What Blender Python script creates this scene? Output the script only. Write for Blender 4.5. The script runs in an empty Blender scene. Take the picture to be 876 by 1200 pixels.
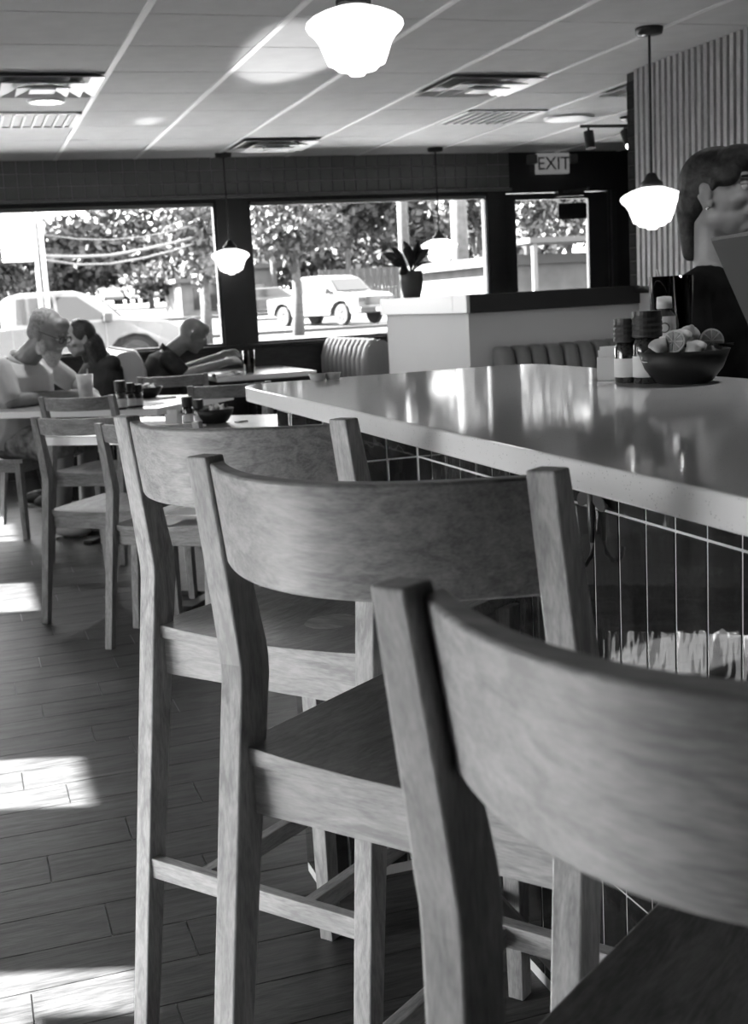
import bpy, bmesh, math, random
from mathutils import Vector, Matrix
R = random.Random(7)
SC = bpy.context.scene
COL = SC.collection

# ------------------------------------------------------------------ camera, world, sun, exposure
F, YAW, PITCH, ROLL, EYE = 1435.0, 0.316009, 0.171350, -0.054995, 1.25
cy, sy, cp, sp = math.cos(YAW), math.sin(YAW), math.cos(PITCH), math.sin(PITCH)
FWD = Vector((sy*cp, cy*cp, -sp)); RT0 = Vector((cy, -sy, 0)); UP0 = RT0.cross(FWD)
RT = RT0*math.cos(ROLL) + UP0*math.sin(ROLL)
UP = UP0*math.cos(ROLL) - RT0*math.sin(ROLL)
cam_d = bpy.data.cameras.new('camera'); cam = bpy.data.objects.new('camera', cam_d); COL.objects.link(cam)
cam.matrix_world = Matrix(((RT.x, UP.x, -FWD.x, 0), (RT.y, UP.y, -FWD.y, 0), (RT.z, UP.z, -FWD.z, EYE), (0, 0, 0, 1)))
cam_d.sensor_fit = 'VERTICAL'; cam_d.sensor_height = 36.0; cam_d.sensor_width = 36.0*876/1200
cam_d.lens = F*36.0/1200
cam_d.clip_start = 0.05; cam_d.clip_end = 600
cam_d.dof.use_dof = True; cam_d.dof.focus_distance = 1.9; cam_d.dof.aperture_fstop = 11.0
SC.camera = cam

SUN_E = 33.8
W = bpy.data.worlds.new('sky'); SC.world = W; W.use_nodes = True
nt = W.node_tree; bg = nt.nodes['Background']
tc = nt.nodes.new('ShaderNodeTexCoord'); sep = nt.nodes.new('ShaderNodeSeparateXYZ'); ramp = nt.nodes.new('ShaderNodeValToRGB')
nt.links.new(tc.outputs['Generated'], sep.inputs[0]); nt.links.new(sep.outputs['Z'], ramp.inputs[0]); nt.links.new(ramp.outputs[0], bg.inputs[0])
ramp.color_ramp.elements[0].position = 0.0; ramp.color_ramp.elements[0].color = (1, 1, 1, 1)
ramp.color_ramp.elements[1].position = 1.0; ramp.color_ramp.elements[1].color = (.72, .72, .72, 1)
bg.inputs[1].default_value = 2.6

sun_d = bpy.data.lights.new('sun', 'SUN'); sun = bpy.data.objects.new('sun', sun_d); COL.objects.link(sun)
sun_d.energy = 27.0; sun_d.angle = math.radians(.6)
sdir = Vector((.94*math.cos(math.radians(SUN_E)), -.342*math.cos(math.radians(SUN_E)), -math.sin(math.radians(SUN_E))))
sun.rotation_euler = sdir.to_track_quat('-Z', 'Y').to_euler(); sun.location = (-6, 4, 8)

SC.view_settings.view_transform = 'Standard'; SC.view_settings.look = 'None'
SC.view_settings.exposure = 2.2; SC.view_settings.gamma = 1.0; SC.view_settings.use_curve_mapping = False
SC.cycles.max_bounces = 8; SC.cycles.diffuse_bounces = 5; SC.cycles.glossy_bounces = 4
SC.cycles.transparent_max_bounces = 12; SC.cycles.transmission_bounces = 6
SC.cycles.caustics_reflective = False; SC.cycles.caustics_refractive = False
SC.cycles.sample_clamp_indirect = 6.0; SC.cycles.use_denoising = True

def ray(x, y): return (FWD*F + RT*(x-438) + UP*(600-y))/F
def atY(x, y, Y): d = ray(x, y); t = Y/d.y; return Vector((0, 0, EYE)) + d*t
def atZ(x, y, z): d = ray(x, y); t = (z-EYE)/d.z; return Vector((0, 0, EYE)) + d*t
def atX(x, y, X): d = ray(x, y); t = X/d.x; return Vector((0, 0, EYE)) + d*t

def portal(name, c, w, h, rot):
    l = bpy.data.lights.new(name, 'AREA'); l.shape = 'RECTANGLE'; l.size = w; l.size_y = h
    l.cycles.is_portal = True
    o = bpy.data.objects.new(name, l); COL.objects.link(o); o.location = c; o.rotation_euler = rot
H = math.pi/2
# window openings as (centre Y, width) along the left wall, and the front windows
LEFT_X = -2.6
LEFT_WIN = [(8.59, .72), (6.74, .66), (4.33, .434), (2.28, 2.06)]
for c_, w_ in LEFT_WIN: lo_ = .12 if w_ > 2 else .945; portal('daylight', (LEFT_X-.1, c_, (lo_+2.098)/2), 2.098-lo_, w_, (0, -H, 0))
portal('daylight', (.45, 10.08, 1.52), 3.2, 1.15, (-H, 0, 0))
portal('daylight', (3.4, 10.08, 1.52), 2.1, 1.15, (-H, 0, 0))

# added spot lamps imitating sun reflected off parked cars, aimed up through the front window onto the ceiling
for a_, b_, pw_, sz_ in (((2.05, 13.6, -.12), (1.68, 5.95, 2.437), 1000, 4.4), ((1.2, 13.2, -.1), (1.28, 8.05, 2.437), 300, 1.8)):
    gl_ = bpy.data.lights.new('glint_spot', 'SPOT'); gl_.energy = pw_; gl_.spot_size = math.radians(sz_); gl_.spot_blend = .5; gl_.shadow_soft_size = .03
    go_ = bpy.data.objects.new('glint_spot', gl_); COL.objects.link(go_); go_.location = a_
    go_.rotation_euler = (Vector(b_)-Vector(a_)).to_track_quat('-Z', 'Y').to_euler()

# ------------------------------------------------------------------ materials
def newmat(name):
    m = bpy.data.materials.new(name); m.use_nodes = True
    return m, m.node_tree, m.node_tree.nodes['Principled BSDF']
def plain(name, g, rough=.5, metal=0, noise=0, scale=40, bump=0, spec=.5, emit=0, coat=0, bscale=None):
    m, t, b = newmat(name)
    b.inputs['Base Color'].default_value = (g, g, g, 1); b.inputs['Roughness'].default_value = rough
    b.inputs['Metallic'].default_value = metal; b.inputs['Specular IOR Level'].default_value = spec
    b.inputs['Coat Weight'].default_value = coat; b.inputs['Coat Roughness'].default_value = .08
    if emit:
        b.inputs['Emission Color'].default_value = (1, 1, 1, 1); b.inputs['Emission Strength'].default_value = emit
    if noise or bump:
        c = t.nodes.new('ShaderNodeTexCoord'); n = t.nodes.new('ShaderNodeTexNoise'); n.inputs['Scale'].default_value = scale
        n.inputs['Detail'].default_value = 5; t.links.new(c.outputs['Object'], n.inputs['Vector'])
        if noise:
            r = t.nodes.new('ShaderNodeMapRange'); r.inputs['To Min'].default_value = max(0, g-noise); r.inputs['To Max'].default_value = g+noise
            r.inputs['From Min'].default_value = .3; r.inputs['From Max'].default_value = .7
            t.links.new(n.outputs['Fac'], r.inputs[0]); t.links.new(r.outputs[0], b.inputs['Base Color'])
        if bump:
            u = t.nodes.new('ShaderNodeBump'); u.inputs['Strength'].default_value = bump; u.inputs['Distance'].default_value = .01
            t.links.new(n.outputs['Fac'], u.inputs['Height']); t.links.new(u.outputs[0], b.inputs['Normal'])
    return m
def wood(name, g0, g1, stretch, rough=.5, coat=.06, sc=9.0, per_obj=True, fine=.5, bump=.08):
    """grain runs along the axis whose stretch is smallest"""
    m, t, b = newmat(name)
    c = t.nodes.new('ShaderNodeTexCoord'); mp = t.nodes.new('ShaderNodeMapping'); mp.inputs['Scale'].default_value = stretch
    t.links.new(c.outputs['Object'], mp.inputs[0])
    if per_obj:
        oi = t.nodes.new('ShaderNodeObjectInfo'); vm = t.nodes.new('ShaderNodeVectorMath'); vm.operation = 'SCALE'
        cx = t.nodes.new('ShaderNodeCombineXYZ')
        for i in range(3): t.links.new(oi.outputs['Random'], cx.inputs[i])
        vm.inputs['Scale'].default_value = 37.0; t.links.new(cx.outputs[0], vm.inputs[0]); t.links.new(vm.outputs[0], mp.inputs['Location'])
    n = t.nodes.new('ShaderNodeTexNoise'); n.inputs['Scale'].default_value = sc; n.inputs['Detail'].default_value = 7
    n.inputs['Roughness'].default_value = .55; n.inputs['Distortion'].default_value = 1.2
    n2 = t.nodes.new('ShaderNodeTexNoise'); n2.inputs['Scale'].default_value = sc*7; n2.inputs['Detail'].default_value = 3
    t.links.new(mp.outputs[0], n.inputs['Vector']); t.links.new(mp.outputs[0], n2.inputs['Vector'])
    mx = t.nodes.new('ShaderNodeMath'); mx.operation = 'MULTIPLY_ADD'; mx.inputs[1].default_value = fine
    t.links.new(n2.outputs['Fac'], mx.inputs[0]); t.links.new(n.outputs['Fac'], mx.inputs[2])
    r = t.nodes.new('ShaderNodeMapRange'); r.inputs['From Min'].default_value = .45+fine*.25; r.inputs['From Max'].default_value = .6+fine*.7
    r.inputs['To Min'].default_value = g0; r.inputs['To Max'].default_value = g1
    t.links.new(mx.outputs[0], r.inputs[0]); t.links.new(r.outputs[0], b.inputs['Base Color'])
    u = t.nodes.new('ShaderNodeBump'); u.inputs['Strength'].default_value = bump; u.inputs['Distance'].default_value = .004
    t.links.new(mx.outputs[0], u.inputs['Height']); t.links.new(u.outputs[0], b.inputs['Normal'])
    b.inputs['Roughness'].default_value = rough; b.inputs['Coat Weight'].default_value = coat; b.inputs['Coat Roughness'].default_value = .25
    return m
def glass(name, tint=1.0, refl=1.0):
    m = bpy.data.materials.new(name); m.use_nodes = True; t = m.node_tree; t.nodes.clear()
    o = t.nodes.new('ShaderNodeOutputMaterial'); mx = t.nodes.new('ShaderNodeMixShader'); tr = t.nodes.new('ShaderNodeBsdfTransparent')
    gl = t.nodes.new('ShaderNodeBsdfGlossy'); fr = t.nodes.new('ShaderNodeFresnel'); fr.inputs['IOR'].default_value = 1.45
    mu = t.nodes.new('ShaderNodeMath'); mu.operation = 'MULTIPLY'; mu.inputs[1].default_value = refl
    tr.inputs[0].default_value = (tint, tint, tint, 1); gl.inputs['Roughness'].default_value = .02
    t.links.new(fr.outputs[0], mu.inputs[0]); t.links.new(mu.outputs[0], mx.inputs[0]); t.links.new(tr.outputs[0], mx.inputs[1])
    t.links.new(gl.outputs[0], mx.inputs[2]); t.links.new(mx.outputs[0], o.inputs[0]); return m
M = {}
WA, WB = .25, .50
M['wood_x'] = wood('stool_wood_lateral', WA, WB, (1.0, 6, 6))
M['wood_y'] = wood('stool_wood_deep', WA, WB, (6, 1.0, 6))
M['wood_z'] = wood('stool_wood_upright', WA, WB, (6, 6, 1.0))
M['chair_x'] = wood('chair_wood_lateral', WA*.7, WB*.7, (1.0, 6, 6)); M['chair_y'] = wood('chair_wood_deep', WA*.7, WB*.7, (6, 1.0, 6)); M['chair_z'] = wood('chair_wood_upright', WA*.75, WB*.75, (6, 6, 1.0))
M['seatshade'] = wood('shaded_seat_wood', WA*.55, WB*.55, (6, 1.0, 6), rough=.42)  # stool wood darkened for seat tops, imitating weak overhead light
M['plank'] = wood('floor_plank', .020, .080, (.8, 7, 7), rough=.48, coat=.0, sc=5, bump=.25)
M['grout'] = plain('floor_grout', .42, .8, noise=.06, scale=30)
M['ceil'] = plain('ceiling_tile', .72, .9, noise=.03, scale=8, bump=.1)
M['tee'] = plain('ceiling_tee', .95, .5)
M['slatgap'] = plain('slat_backing', .012, .9)
M['gap'] = plain('ceiling_void', .10, .9)
M['dark'] = plain('dark_painted_wall', .022, .5, noise=.006, scale=3)
M['darkwood'] = wood('dark_wood', .018, .045, (1, 6, 6), rough=.4)
M['black'] = plain('black_metal', .015, .4)
M['frame'] = plain('window_frame', .03, .35)
M['trim'] = plain('grey_trim', .16, .5)
M['htile'] = plain('header_tile', .15, .35, noise=.02, scale=14)
M['hgrout'] = plain('header_grout', .42, .8)
M['white'] = plain('white_paint', .62, .6, noise=.015, scale=2)
M['whitegloss'] = plain('white_plastic', .75, .3)
M['wgrout'] = plain('counter_grout', .80, .7)
M['globe'] = plain('opal_glass', .9, .25, emit=.55)
M['signlit'] = plain('lit_sign_face', .5, .6, emit=.03)
M['ptile'] = plain('pier_tile', .02, .85, spec=.1, noise=.01, scale=14)
M['pgrout'] = plain('pier_grout', .05, .9)
M['bulb'] = plain('lit_bulb', .9, .3, emit=5)
M['chrome'] = plain('chrome', .75, .15, metal=1)
M['edgemetal'] = plain('table_edge_metal', .85, .38, metal=.55)
M['steel'] = plain('brushed_steel', .6, .3, metal=1)
M['glass'] = glass('window_glass', .97)
M['tumbler'] = glass('drinking_glass', .93, 1.6)
M['vinyl'] = plain('booth_vinyl', .34, .38, noise=.02, scale=6)
M['vinyldark'] = plain('bench_vinyl', .20, .4, noise=.02, scale=6)
M['paper'] = plain('paper', .8, .7)
M['bowl'] = plain('dark_bowl', .018, .5, spec=.3)
M['plastic'] = plain('dark_plastic', .03, .45)
M['skin'] = plain('skin', .36, .5, noise=.03, scale=25)
M['skin2'] = plain('skin_tanned', .25, .45, noise=.03, scale=25)
def translucent(name, g):
    m = bpy.data.materials.new(name); m.use_nodes = True; t = m.node_tree; t.nodes.clear(); o = t.nodes.new('ShaderNodeOutputMaterial')
    a = t.nodes.new('ShaderNodeMixShader'); d = t.nodes.new('ShaderNodeBsdfDiffuse'); s = t.nodes.new('ShaderNodeBsdfTranslucent'); tr = t.nodes.new('ShaderNodeBsdfTransparent'); b = t.nodes.new('ShaderNodeMixShader')
    n = t.nodes.new('ShaderNodeTexNoise'); n.inputs['Scale'].default_value = 45; c = t.nodes.new('ShaderNodeTexCoord'); t.links.new(c.outputs['Object'], n.inputs['Vector'])
    d.inputs[0].default_value = (g, g, g, 1); s.inputs[0].default_value = (g, g, g, 1); a.inputs[0].default_value = .6; t.links.new(n.outputs['Fac'], b.inputs[0])
    t.links.new(d.outputs[0], a.inputs[1]); t.links.new(s.outputs[0], a.inputs[2]); t.links.new(tr.outputs[0], b.inputs[1]); t.links.new(a.outputs[0], b.inputs[2]); t.links.new(b.outputs[0], o.inputs[0]); return m
M['ice'] = translucent('iced_water', .9)
M['hair_dark'] = plain('dark_hair', .014, .6, noise=.012, scale=60, bump=.4)
M['hair_grey'] = plain('grey_hair', .30, .7, noise=.12, scale=70, bump=.5)
M['hair_white'] = plain('white_beard', .48, .7, noise=.12, scale=70, bump=.5)
M['shirt_white'] = plain('light_cotton', .55, .8, noise=.03, scale=12, bump=.3)
M['shirt_dark'] = plain('dark_cotton', .03, .9, spec=.15, noise=.008, scale=12, bump=.3)
M['shirt_black'] = plain('black_cotton', .009, .95, spec=.08, noise=.005, scale=12, bump=.3)
M['shorts'] = plain('patterned_shorts', .22, .85, noise=.14, scale=22)
M['menu'] = plain('menu_cover', .05, .55)
M['tabletop'] = wood('table_top', .22, .40, (1, 5, 5), rough=.3, coat=.5)
M['lemon'] = plain('lemon_peel', .52, .45, noise=.04, scale=60, bump=.3)
M['lemonflesh'] = plain('lemon_flesh', .42, .3, noise=.12, scale=90)
M['pith'] = plain('lemon_pith', .8, .5)
M['lime'] = plain('lime_peel', .06, .35, noise=.02, scale=60)
M['leafdark'] = plain('houseplant_leaf', .03, .35)
M['pot'] = plain('plant_pot', .06, .3, noise=.01, scale=10)
M['truck'] = plain('white_car_paint', .095, .25, coat=.6)
M['carwin'] = plain('car_window', .02, .08)
M['carmetal'] = plain('car_metal_trim', .07, .3, metal=.3)
M['tyre'] = plain('tyre', .012, .8)
M['greycar'] = plain('grey_car_paint', .045, .25, coat=.5)
M['bark'] = plain('bark', .05, .9, noise=.02, scale=8)
M['polewood'] = plain('utility_pole', .08, .8, noise=.02, scale=6)
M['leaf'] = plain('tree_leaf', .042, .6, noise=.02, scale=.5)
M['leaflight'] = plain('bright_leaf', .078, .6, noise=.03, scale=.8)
M['asphalt'] = plain('asphalt', .046, .9, noise=.008, scale=.7)
M['bounce_slab'] = plain('bounce_concrete', .45, .9, noise=.03, scale=1)
M['kerb'] = plain('kerb', .085, .9)
M['kerbdark'] = plain('kerb_edge', .05, .9)
M['fence'] = plain('board_fence', .04, .9, noise=.01, scale=3)
M['housewhite'] = plain('painted_siding', .065, .8, noise=.02, scale=2)
M['cable'] = plain('cable_sleeve', .10, .6)

def quartz():
    m, t, b = newmat('quartz'); c = t.nodes.new('ShaderNodeTexCoord')
    v = t.nodes.new('ShaderNodeTexVoronoi'); v.inputs['Scale'].default_value = 260; n = t.nodes.new('ShaderNodeTexNoise'); n.inputs['Scale'].default_value = 70; n.inputs['Detail'].default_value = 3
    t.links.new(c.outputs['Object'], v.inputs['Vector']); t.links.new(c.outputs['Object'], n.inputs['Vector'])
    r = t.nodes.new('ShaderNodeMapRange'); r.inputs['From Min'].default_value = .10; r.inputs['From Max'].default_value = .22; r.inputs['To Min'].default_value = .40; r.inputs['To Max'].default_value = 1
    t.links.new(v.outputs['Distance'], r.inputs[0])
    r2 = t.nodes.new('ShaderNodeMapRange'); r2.inputs['From Min'].default_value = .52; r2.inputs['From Max'].default_value = .60; r2.inputs['To Min'].default_value = 0; r2.inputs['To Max'].default_value = 1
    t.links.new(n.outputs['Fac'], r2.inputs[0])
    a = t.nodes.new('ShaderNodeMath'); a.operation = 'MAXIMUM'; 
    inv = t.nodes.new('ShaderNodeMath'); inv.operation = 'SUBTRACT'; inv.inputs[0].default_value = 1; t.links.new(r2.outputs[0], inv.inputs[1])
    t.links.new(r.outputs[0], a.inputs[0]); t.links.new(inv.outputs[0], a.inputs[1])
    mu = t.nodes.new('ShaderNodeMath'); mu.operation = 'MULTIPLY'; mu.inputs[1].default_value = .88; t.links.new(a.outputs[0], mu.inputs[0])
    t.links.new(mu.outputs[0], b.inputs['Base Color']); b.inputs['Roughness'].default_value = .07; b.inputs['Specular IOR Level'].default_value = .5
    return m
M['quartz'] = quartz()
def glazed():
    m, t, b = newmat('glazed_tile'); c = t.nodes.new('ShaderNodeTexCoord'); mp = t.nodes.new('ShaderNodeMapping'); mp.inputs['Scale'].default_value = (1, 1, .35)
    oi = t.nodes.new('ShaderNodeObjectInfo'); cx = t.nodes.new('ShaderNodeCombineXYZ'); vm = t.nodes.new('ShaderNodeVectorMath'); vm.operation = 'SCALE'; vm.inputs['Scale'].default_value = 20
    for i in range(3): t.links.new(oi.outputs['Random'], cx.inputs[i])
    t.links.new(cx.outputs[0], vm.inputs[0]); t.links.new(vm.outputs[0], mp.inputs['Location'])
    n = t.nodes.new('ShaderNodeTexNoise'); n.inputs['Scale'].default_value = 22; n.inputs['Detail'].default_value = 2
    t.links.new(c.outputs['Object'], mp.inputs[0]); t.links.new(mp.outputs[0], n.inputs['Vector'])
    r = t.nodes.new('ShaderNodeMapRange'); r.inputs['To Min'].default_value = .015; r.inputs['To Max'].default_value = .06; r.inputs['From Min'].default_value = .3; r.inputs['From Max'].default_value = .8
    t.links.new(n.outputs['Fac'], r.inputs[0]); t.links.new(r.outputs[0], b.inputs['Base Color'])
    u = t.nodes.new('ShaderNodeBump'); u.inputs['Strength'].default_value = .55; u.inputs['Distance'].default_value = .006
    t.links.new(n.outputs['Fac'], u.inputs['Height']); t.links.new(u.outputs[0], b.inputs['Normal'])
    b.inputs['Roughness'].default_value = .05; b.inputs['Specular IOR Level'].default_value = .8; b.inputs['Coat Weight'].default_value = 1; b.inputs['Coat Roughness'].default_value = .03
    return m
M['glazed'] = glazed()

# ------------------------------------------------------------------ mesh helpers
class MB:
    def __init__(s): s.v = []; s.f = []
    def add(s, vs, fs):
        n = len(s.v); s.v += [tuple(v) for v in vs]; s.f += [tuple(i+n for i in f) for f in fs]; return s
    def box(s, lo, hi):
        x0, y0, z0 = lo; x1, y1, z1 = hi
        return s.add([(x0,y0,z0),(x1,y0,z0),(x1,y1,z0),(x0,y1,z0),(x0,y0,z1),(x1,y0,z1),(x1,y1,z1),(x0,y1,z1)],
                     [(3,2,1,0),(4,5,6,7),(0,1,5,4),(1,2,6,5),(2,3,7,6),(3,0,4,7)])
    def loft(s, rings, cap=True):
        k = len(rings[0]); vs = [p for r in rings for p in r]; fs = []
        for i in range(len(rings)-1):
            for j in range(k):
                a = i*k+j; b = i*k+(j+1) % k; fs.append((a, b, b+k, a+k))
        if cap: fs.append(tuple(range(k-1, -1, -1))); fs.append(tuple(range((len(rings)-1)*k, len(rings)*k)))
        return s.add(vs, fs)
    def prism(s, poly, z0, z1): return s.loft([[(x, y, z0) for x, y in poly], [(x, y, z1) for x, y in poly]])
    def lathe(s, prof, n=24, c=(0, 0, 0), cap=False, ax=None):
        q = Vector(ax).to_track_quat('Z', 'Y') if ax is not None else None
        rings = []
        for r, z in prof:
            ring = []
            for j in range(n):
                a = 2*math.pi*j/n; p = Vector((r*math.cos(a), r*math.sin(a), z))
                if q: p = q @ p
                ring.append(p+Vector(c))
            rings.append(ring)
        return s.loft(rings, cap)
    def tube(s, pts, rad, n=8):
        pts = [Vector(p) for p in pts]; rads = rad if isinstance(rad, (list, tuple)) else [rad]*len(pts); rings = []
        for i, p in enumerate(pts):
            d = (pts[min(i+1, len(pts)-1)]-pts[max(i-1, 0)]).normalized()
            up = Vector((0, 0, 1)) if abs(d.z) < .95 else Vector((1, 0, 0))
            a = d.cross(up).normalized(); b = d.cross(a).normalized()
            rings.append([p+(a*math.cos(2*math.pi*j/n)+b*math.sin(2*math.pi*j/n))*rads[i] for j in range(n)])
        return s.loft(rings)
    def ell(s, c, r, n=16, m=10, rot=None):
        c = Vector(c); rings = []; rr = r if isinstance(r, (tuple, list)) else (r, r, r)
        for i in range(1, m):
            t = math.pi*i/m; ring = []
            for j in range(n):
                a = 2*math.pi*j/n; p = Vector((rr[0]*math.sin(t)*math.cos(a), rr[1]*math.sin(t)*math.sin(a), -rr[2]*math.cos(t)))
                if rot: p = rot @ p
                ring.append(c+p)
            rings.append(ring)
        return s.loft(rings)
    def cap(s, a, b, ra, rb, n=14):
        a, b = Vector(a), Vector(b); d = (b-a); L = d.length; d = d/L if L > 1e-6 else Vector((0, 0, 1))
        up = Vector((0, 0, 1)) if abs(d.z) < .95 else Vector((1, 0, 0)); u = d.cross(up).normalized(); v = d.cross(u).normalized(); rings = []
        for i in range(1, 5):
            t = math.pi/2*i/4; rings.append((a-d*ra*math.cos(t), ra*math.sin(t)))
        for i in range(0, 4):
            t = math.pi/2*i/4; rings.append((b+d*rb*math.sin(t), rb*math.cos(t)))
        return s.loft([[c+(u*math.cos(2*math.pi*j/n)+v*math.sin(2*math.pi*j/n))*r for j in range(n)] for c, r in rings])
    def mesh(s, name):
        me = bpy.data.meshes.new(name); me.from_pydata(s.v, [], s.f); me.update(); return me
def tag(o, label=None, cat=None, group=None, kind=None):
    if label: o['label'] = label
    if cat: o['category'] = cat
    if group: o['group'] = group
    if kind: o['kind'] = kind
    return o
def obj(name, mb, m, parent=None, smooth=False, bevel=0, label=None, cat=None, group=None, kind=None, seg=2, loc=None, fix=True):
    me = mb.mesh(name) if isinstance(mb, MB) else mb
    if isinstance(mb, MB) and fix:
        b = bmesh.new(); b.from_mesh(me); bmesh.ops.recalc_face_normals(b, faces=b.faces); b.to_mesh(me); b.free()
    if m is not None and not me.materials: me.materials.append(M[m] if isinstance(m, str) else m)
    if smooth:
        for p in me.polygons: p.use_smooth = True
    o = bpy.data.objects.new(name, me); COL.objects.link(o)
    if parent: o.parent = parent
    if loc: o.location = loc
    if bevel:
        bm_ = o.modifiers.new('bevel', 'BEVEL'); bm_.width = bevel; bm_.segments = seg; bm_.limit_method = 'ANGLE'; bm_.angle_limit = math.radians(35)
    return tag(o, label, cat, group, kind)
def thing(name, label, cat, loc=(0, 0, 0), rz=0, group=None, kind=None):
    o = bpy.data.objects.new(name, None); COL.objects.link(o); o.empty_display_size = .1
    o.location = loc; o.rotation_euler = (0, 0, rz); return tag(o, label, cat, group, kind)
def copy_tree(o, parent=None):
    c = o.copy(); COL.objects.link(c)
    if parent: c.parent = parent
    for ch in list(o.children): copy_tree(ch, c)
    return c
def boxo(name, lo, hi, m, parent=None, bevel=0, **k): return obj(name, MB().box(lo, hi), m, parent, bevel=bevel, **k)

# ================================================================== THE ROOM
CEIL, WY = 2.437, 9.98
# ---- floor: wood-look planks laid along X
floor = boxo('floor', (LEFT_X-.15, -1.65, -.12), (6.3, WY+.15, -.0025), 'grout', kind='structure')
PW, PY0, PL = .1495, 2.24, .92
joints = {-2: .25, -1: 0.0, 0: .32, 1: .17, 2: .41, 3: .07, 4: .27, 5: .47, 6: .15, 7: .04, 8: .36, 9: .26, 10: .54, 11: .13, 12: .33, 13: .06,
          14: .42, 15: .16, 16: .52, 17: .36, 18: .24, 19: .0, 20: .13, 21: .5, 22: .30, 23: .41}
plank_me = {}
def plank(x0, x1, r):
    w = round(x1-x0, 2)
    if w not in plank_me: plank_me[w] = MB().box((0, 0, -.004), (w-.003, PW-.003, 0)).mesh('plank')
    o = obj('plank', plank_me[w], 'plank', floor); o.location = (x0+.0015, PY0+r*PW+.0015, 0)
for r in range(-6, 52):
    j = joints.get(r, (r*.37) % PL)
    xs = [j+PL*k for k in range(-3, 6)]
    lo, hi = (-.75, 2.1) if r < 16 else (-.9, 2.9)
    for a in xs:
        a0, a1 = max(a, lo), min(a+PL, hi)
        if a1-a0 > .05: plank(round(a0, 2), round(a0, 2)+round(a1-a0, 2), r)
obj('plank_field', MB().box((LEFT_X, -1.5, -.0024), (-.9, WY, -.0006)).box((2.95, -1.5, -.0024), (6.2, WY, -.0006)).box((-.9, -1.5, -.0024), (2.95, 1.3, -.0006)), 'plank', floor)

# ---- ceiling: lay-in tiles on a grid of pale runners
ceiling = boxo('ceiling', (LEFT_X-.15, -1.65, CEIL+.03), (6.3, WY+.15, CEIL+.1), 'gap', kind='structure')
TX, TY, TS = .8466, 5.2163, .61
FIX = {}   # cells taken by vents and lights
ct = MB().box((0, 0, 0), (TS-.012, TS-.012, .018)).mesh('ceiling_tile')
tmb = MB()
for i in range(-6, 9):
    for j in range(-11, 8):
        x, y = TX+i*TS, TY+j*TS
        if -2 <= i <= 7 and j >= -2:
            o = obj('ceiling_tile', ct, 'ceil', ceiling); o.location = (x+.006, y+.006, CEIL)
            if y+TS > WY: o.scale.y = (WY-y-.006)/(TS-.006)
        else:
            tmb.box((x+.006, y+.003, CEIL), (x+TS-.006, min(y+TS-.003, WY), CEIL+.018))
obj('ceiling_tile_field', tmb, 'dark', ceiling, kind='stuff')  # unseen tiles coloured dark to cut light bounced near the camera
for i in range(-5, 9):
    x = TX+i*TS; boxo('runner', (x-.015, -1.5, CEIL-.005), (x+.015, WY, CEIL+.012), 'tee', ceiling)

# ---- window wall (front)
W1, W2 = (-1.15, 2.07), (2.335, 4.452)
SILL, HEAD = .945, 2.098
DX0, DX1 = 4.62, 5.62
wf = MB().box((LEFT_X-.15, WY, -.1), (DX0, WY+.15, SILL)).box((LEFT_X-.15, WY, HEAD), (6.3, WY+.15, CEIL+.1))
for a, b in ((LEFT_X-.15, W1[0]), (W1[1], W2[0]), (W2[1], DX0)): wf.box((a, WY, SILL), (b, WY+.15, HEAD))
wf.box((DX1, WY, -.1), (6.3, WY+.15, HEAD))
wall_front = obj('wall_front', wf, 'dark', kind='structure')
boxo('sill_cap', (LEFT_X, WY-.06, SILL-.03), (W2[1]+.05, WY+.001, SILL), 'dark', wall_front, bevel=.004)
boxo('wall_cladding', (LEFT_X, WY-.02, .08), (W2[1]+.05, WY-.001, SILL-.035), 'darkwood', wall_front)
boxo('picture_rail', (LEFT_X, WY-.05, HEAD+.018), (4.66, WY-.001, HEAD+.04), 'trim', wall_front)
# header tiles, three rows of four-inch tiles under the ceiling
hx0, hx1, hz0 = .05, 4.655, 2.145
boxo('tile_bed', (hx0, WY-.006, hz0-.004), (hx1, WY-.001, CEIL), 'hgrout', wall_front)
TT = .1; ht = MB().box((0, -.009, 0), (TT-.005, 0, .097-.005)).mesh('tile')
n = int((hx1-hx0)/TT)
for i in range(n):
    for k in range(3):
        o = obj('tile', ht, 'htile', wall_front, bevel=.0015, seg=1); o.location = (hx1-(i+1)*TT, WY-.006, hz0+k*.0975)
boxo('header_ledge', (hx0, WY-.03, hz0-.03), (hx1, WY-.001, hz0-.006), 'trim', wall_front, bevel=.003)

def window(name, x0, x1, mull=None):
    w = boxo(name, (x0-.002, WY+.005, SILL-.002), (x1+.002, WY+.02, SILL+.02), 'frame', kind='structure')
    t = .035
    fm = MB().box((x0, WY+.03, HEAD-t), (x1, WY+.09, HEAD)).box((x0, WY+.03, SILL), (x1, WY+.09, SILL+.02)).box((x0, WY+.03, SILL), (x0+t*.6, WY+.09, HEAD)).box((x1-t*.6, WY+.03, SILL), (x1, WY+.09, HEAD))
    obj('window_frame', fm, 'frame', w)
    boxo('blind_roll', (x0+.02, WY-.01, HEAD-.045), (x1-.02, WY+.03, HEAD-.012), 'trim', w, bevel=.008)
    boxo('pane', (x0+.01, WY+.055, SILL+.01), (x1-.01, WY+.061, HEAD-.01), 'glass', w)
    return w
w1 = window('window_1', *W1); w2 = window('window_2', *W2)
boxo('jamb_trim', (W2[1]-.028, WY+.0, SILL+.02), (W2[1]-.006, WY+.03, HEAD-.05), 'trim', w2, bevel=.004)

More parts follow.
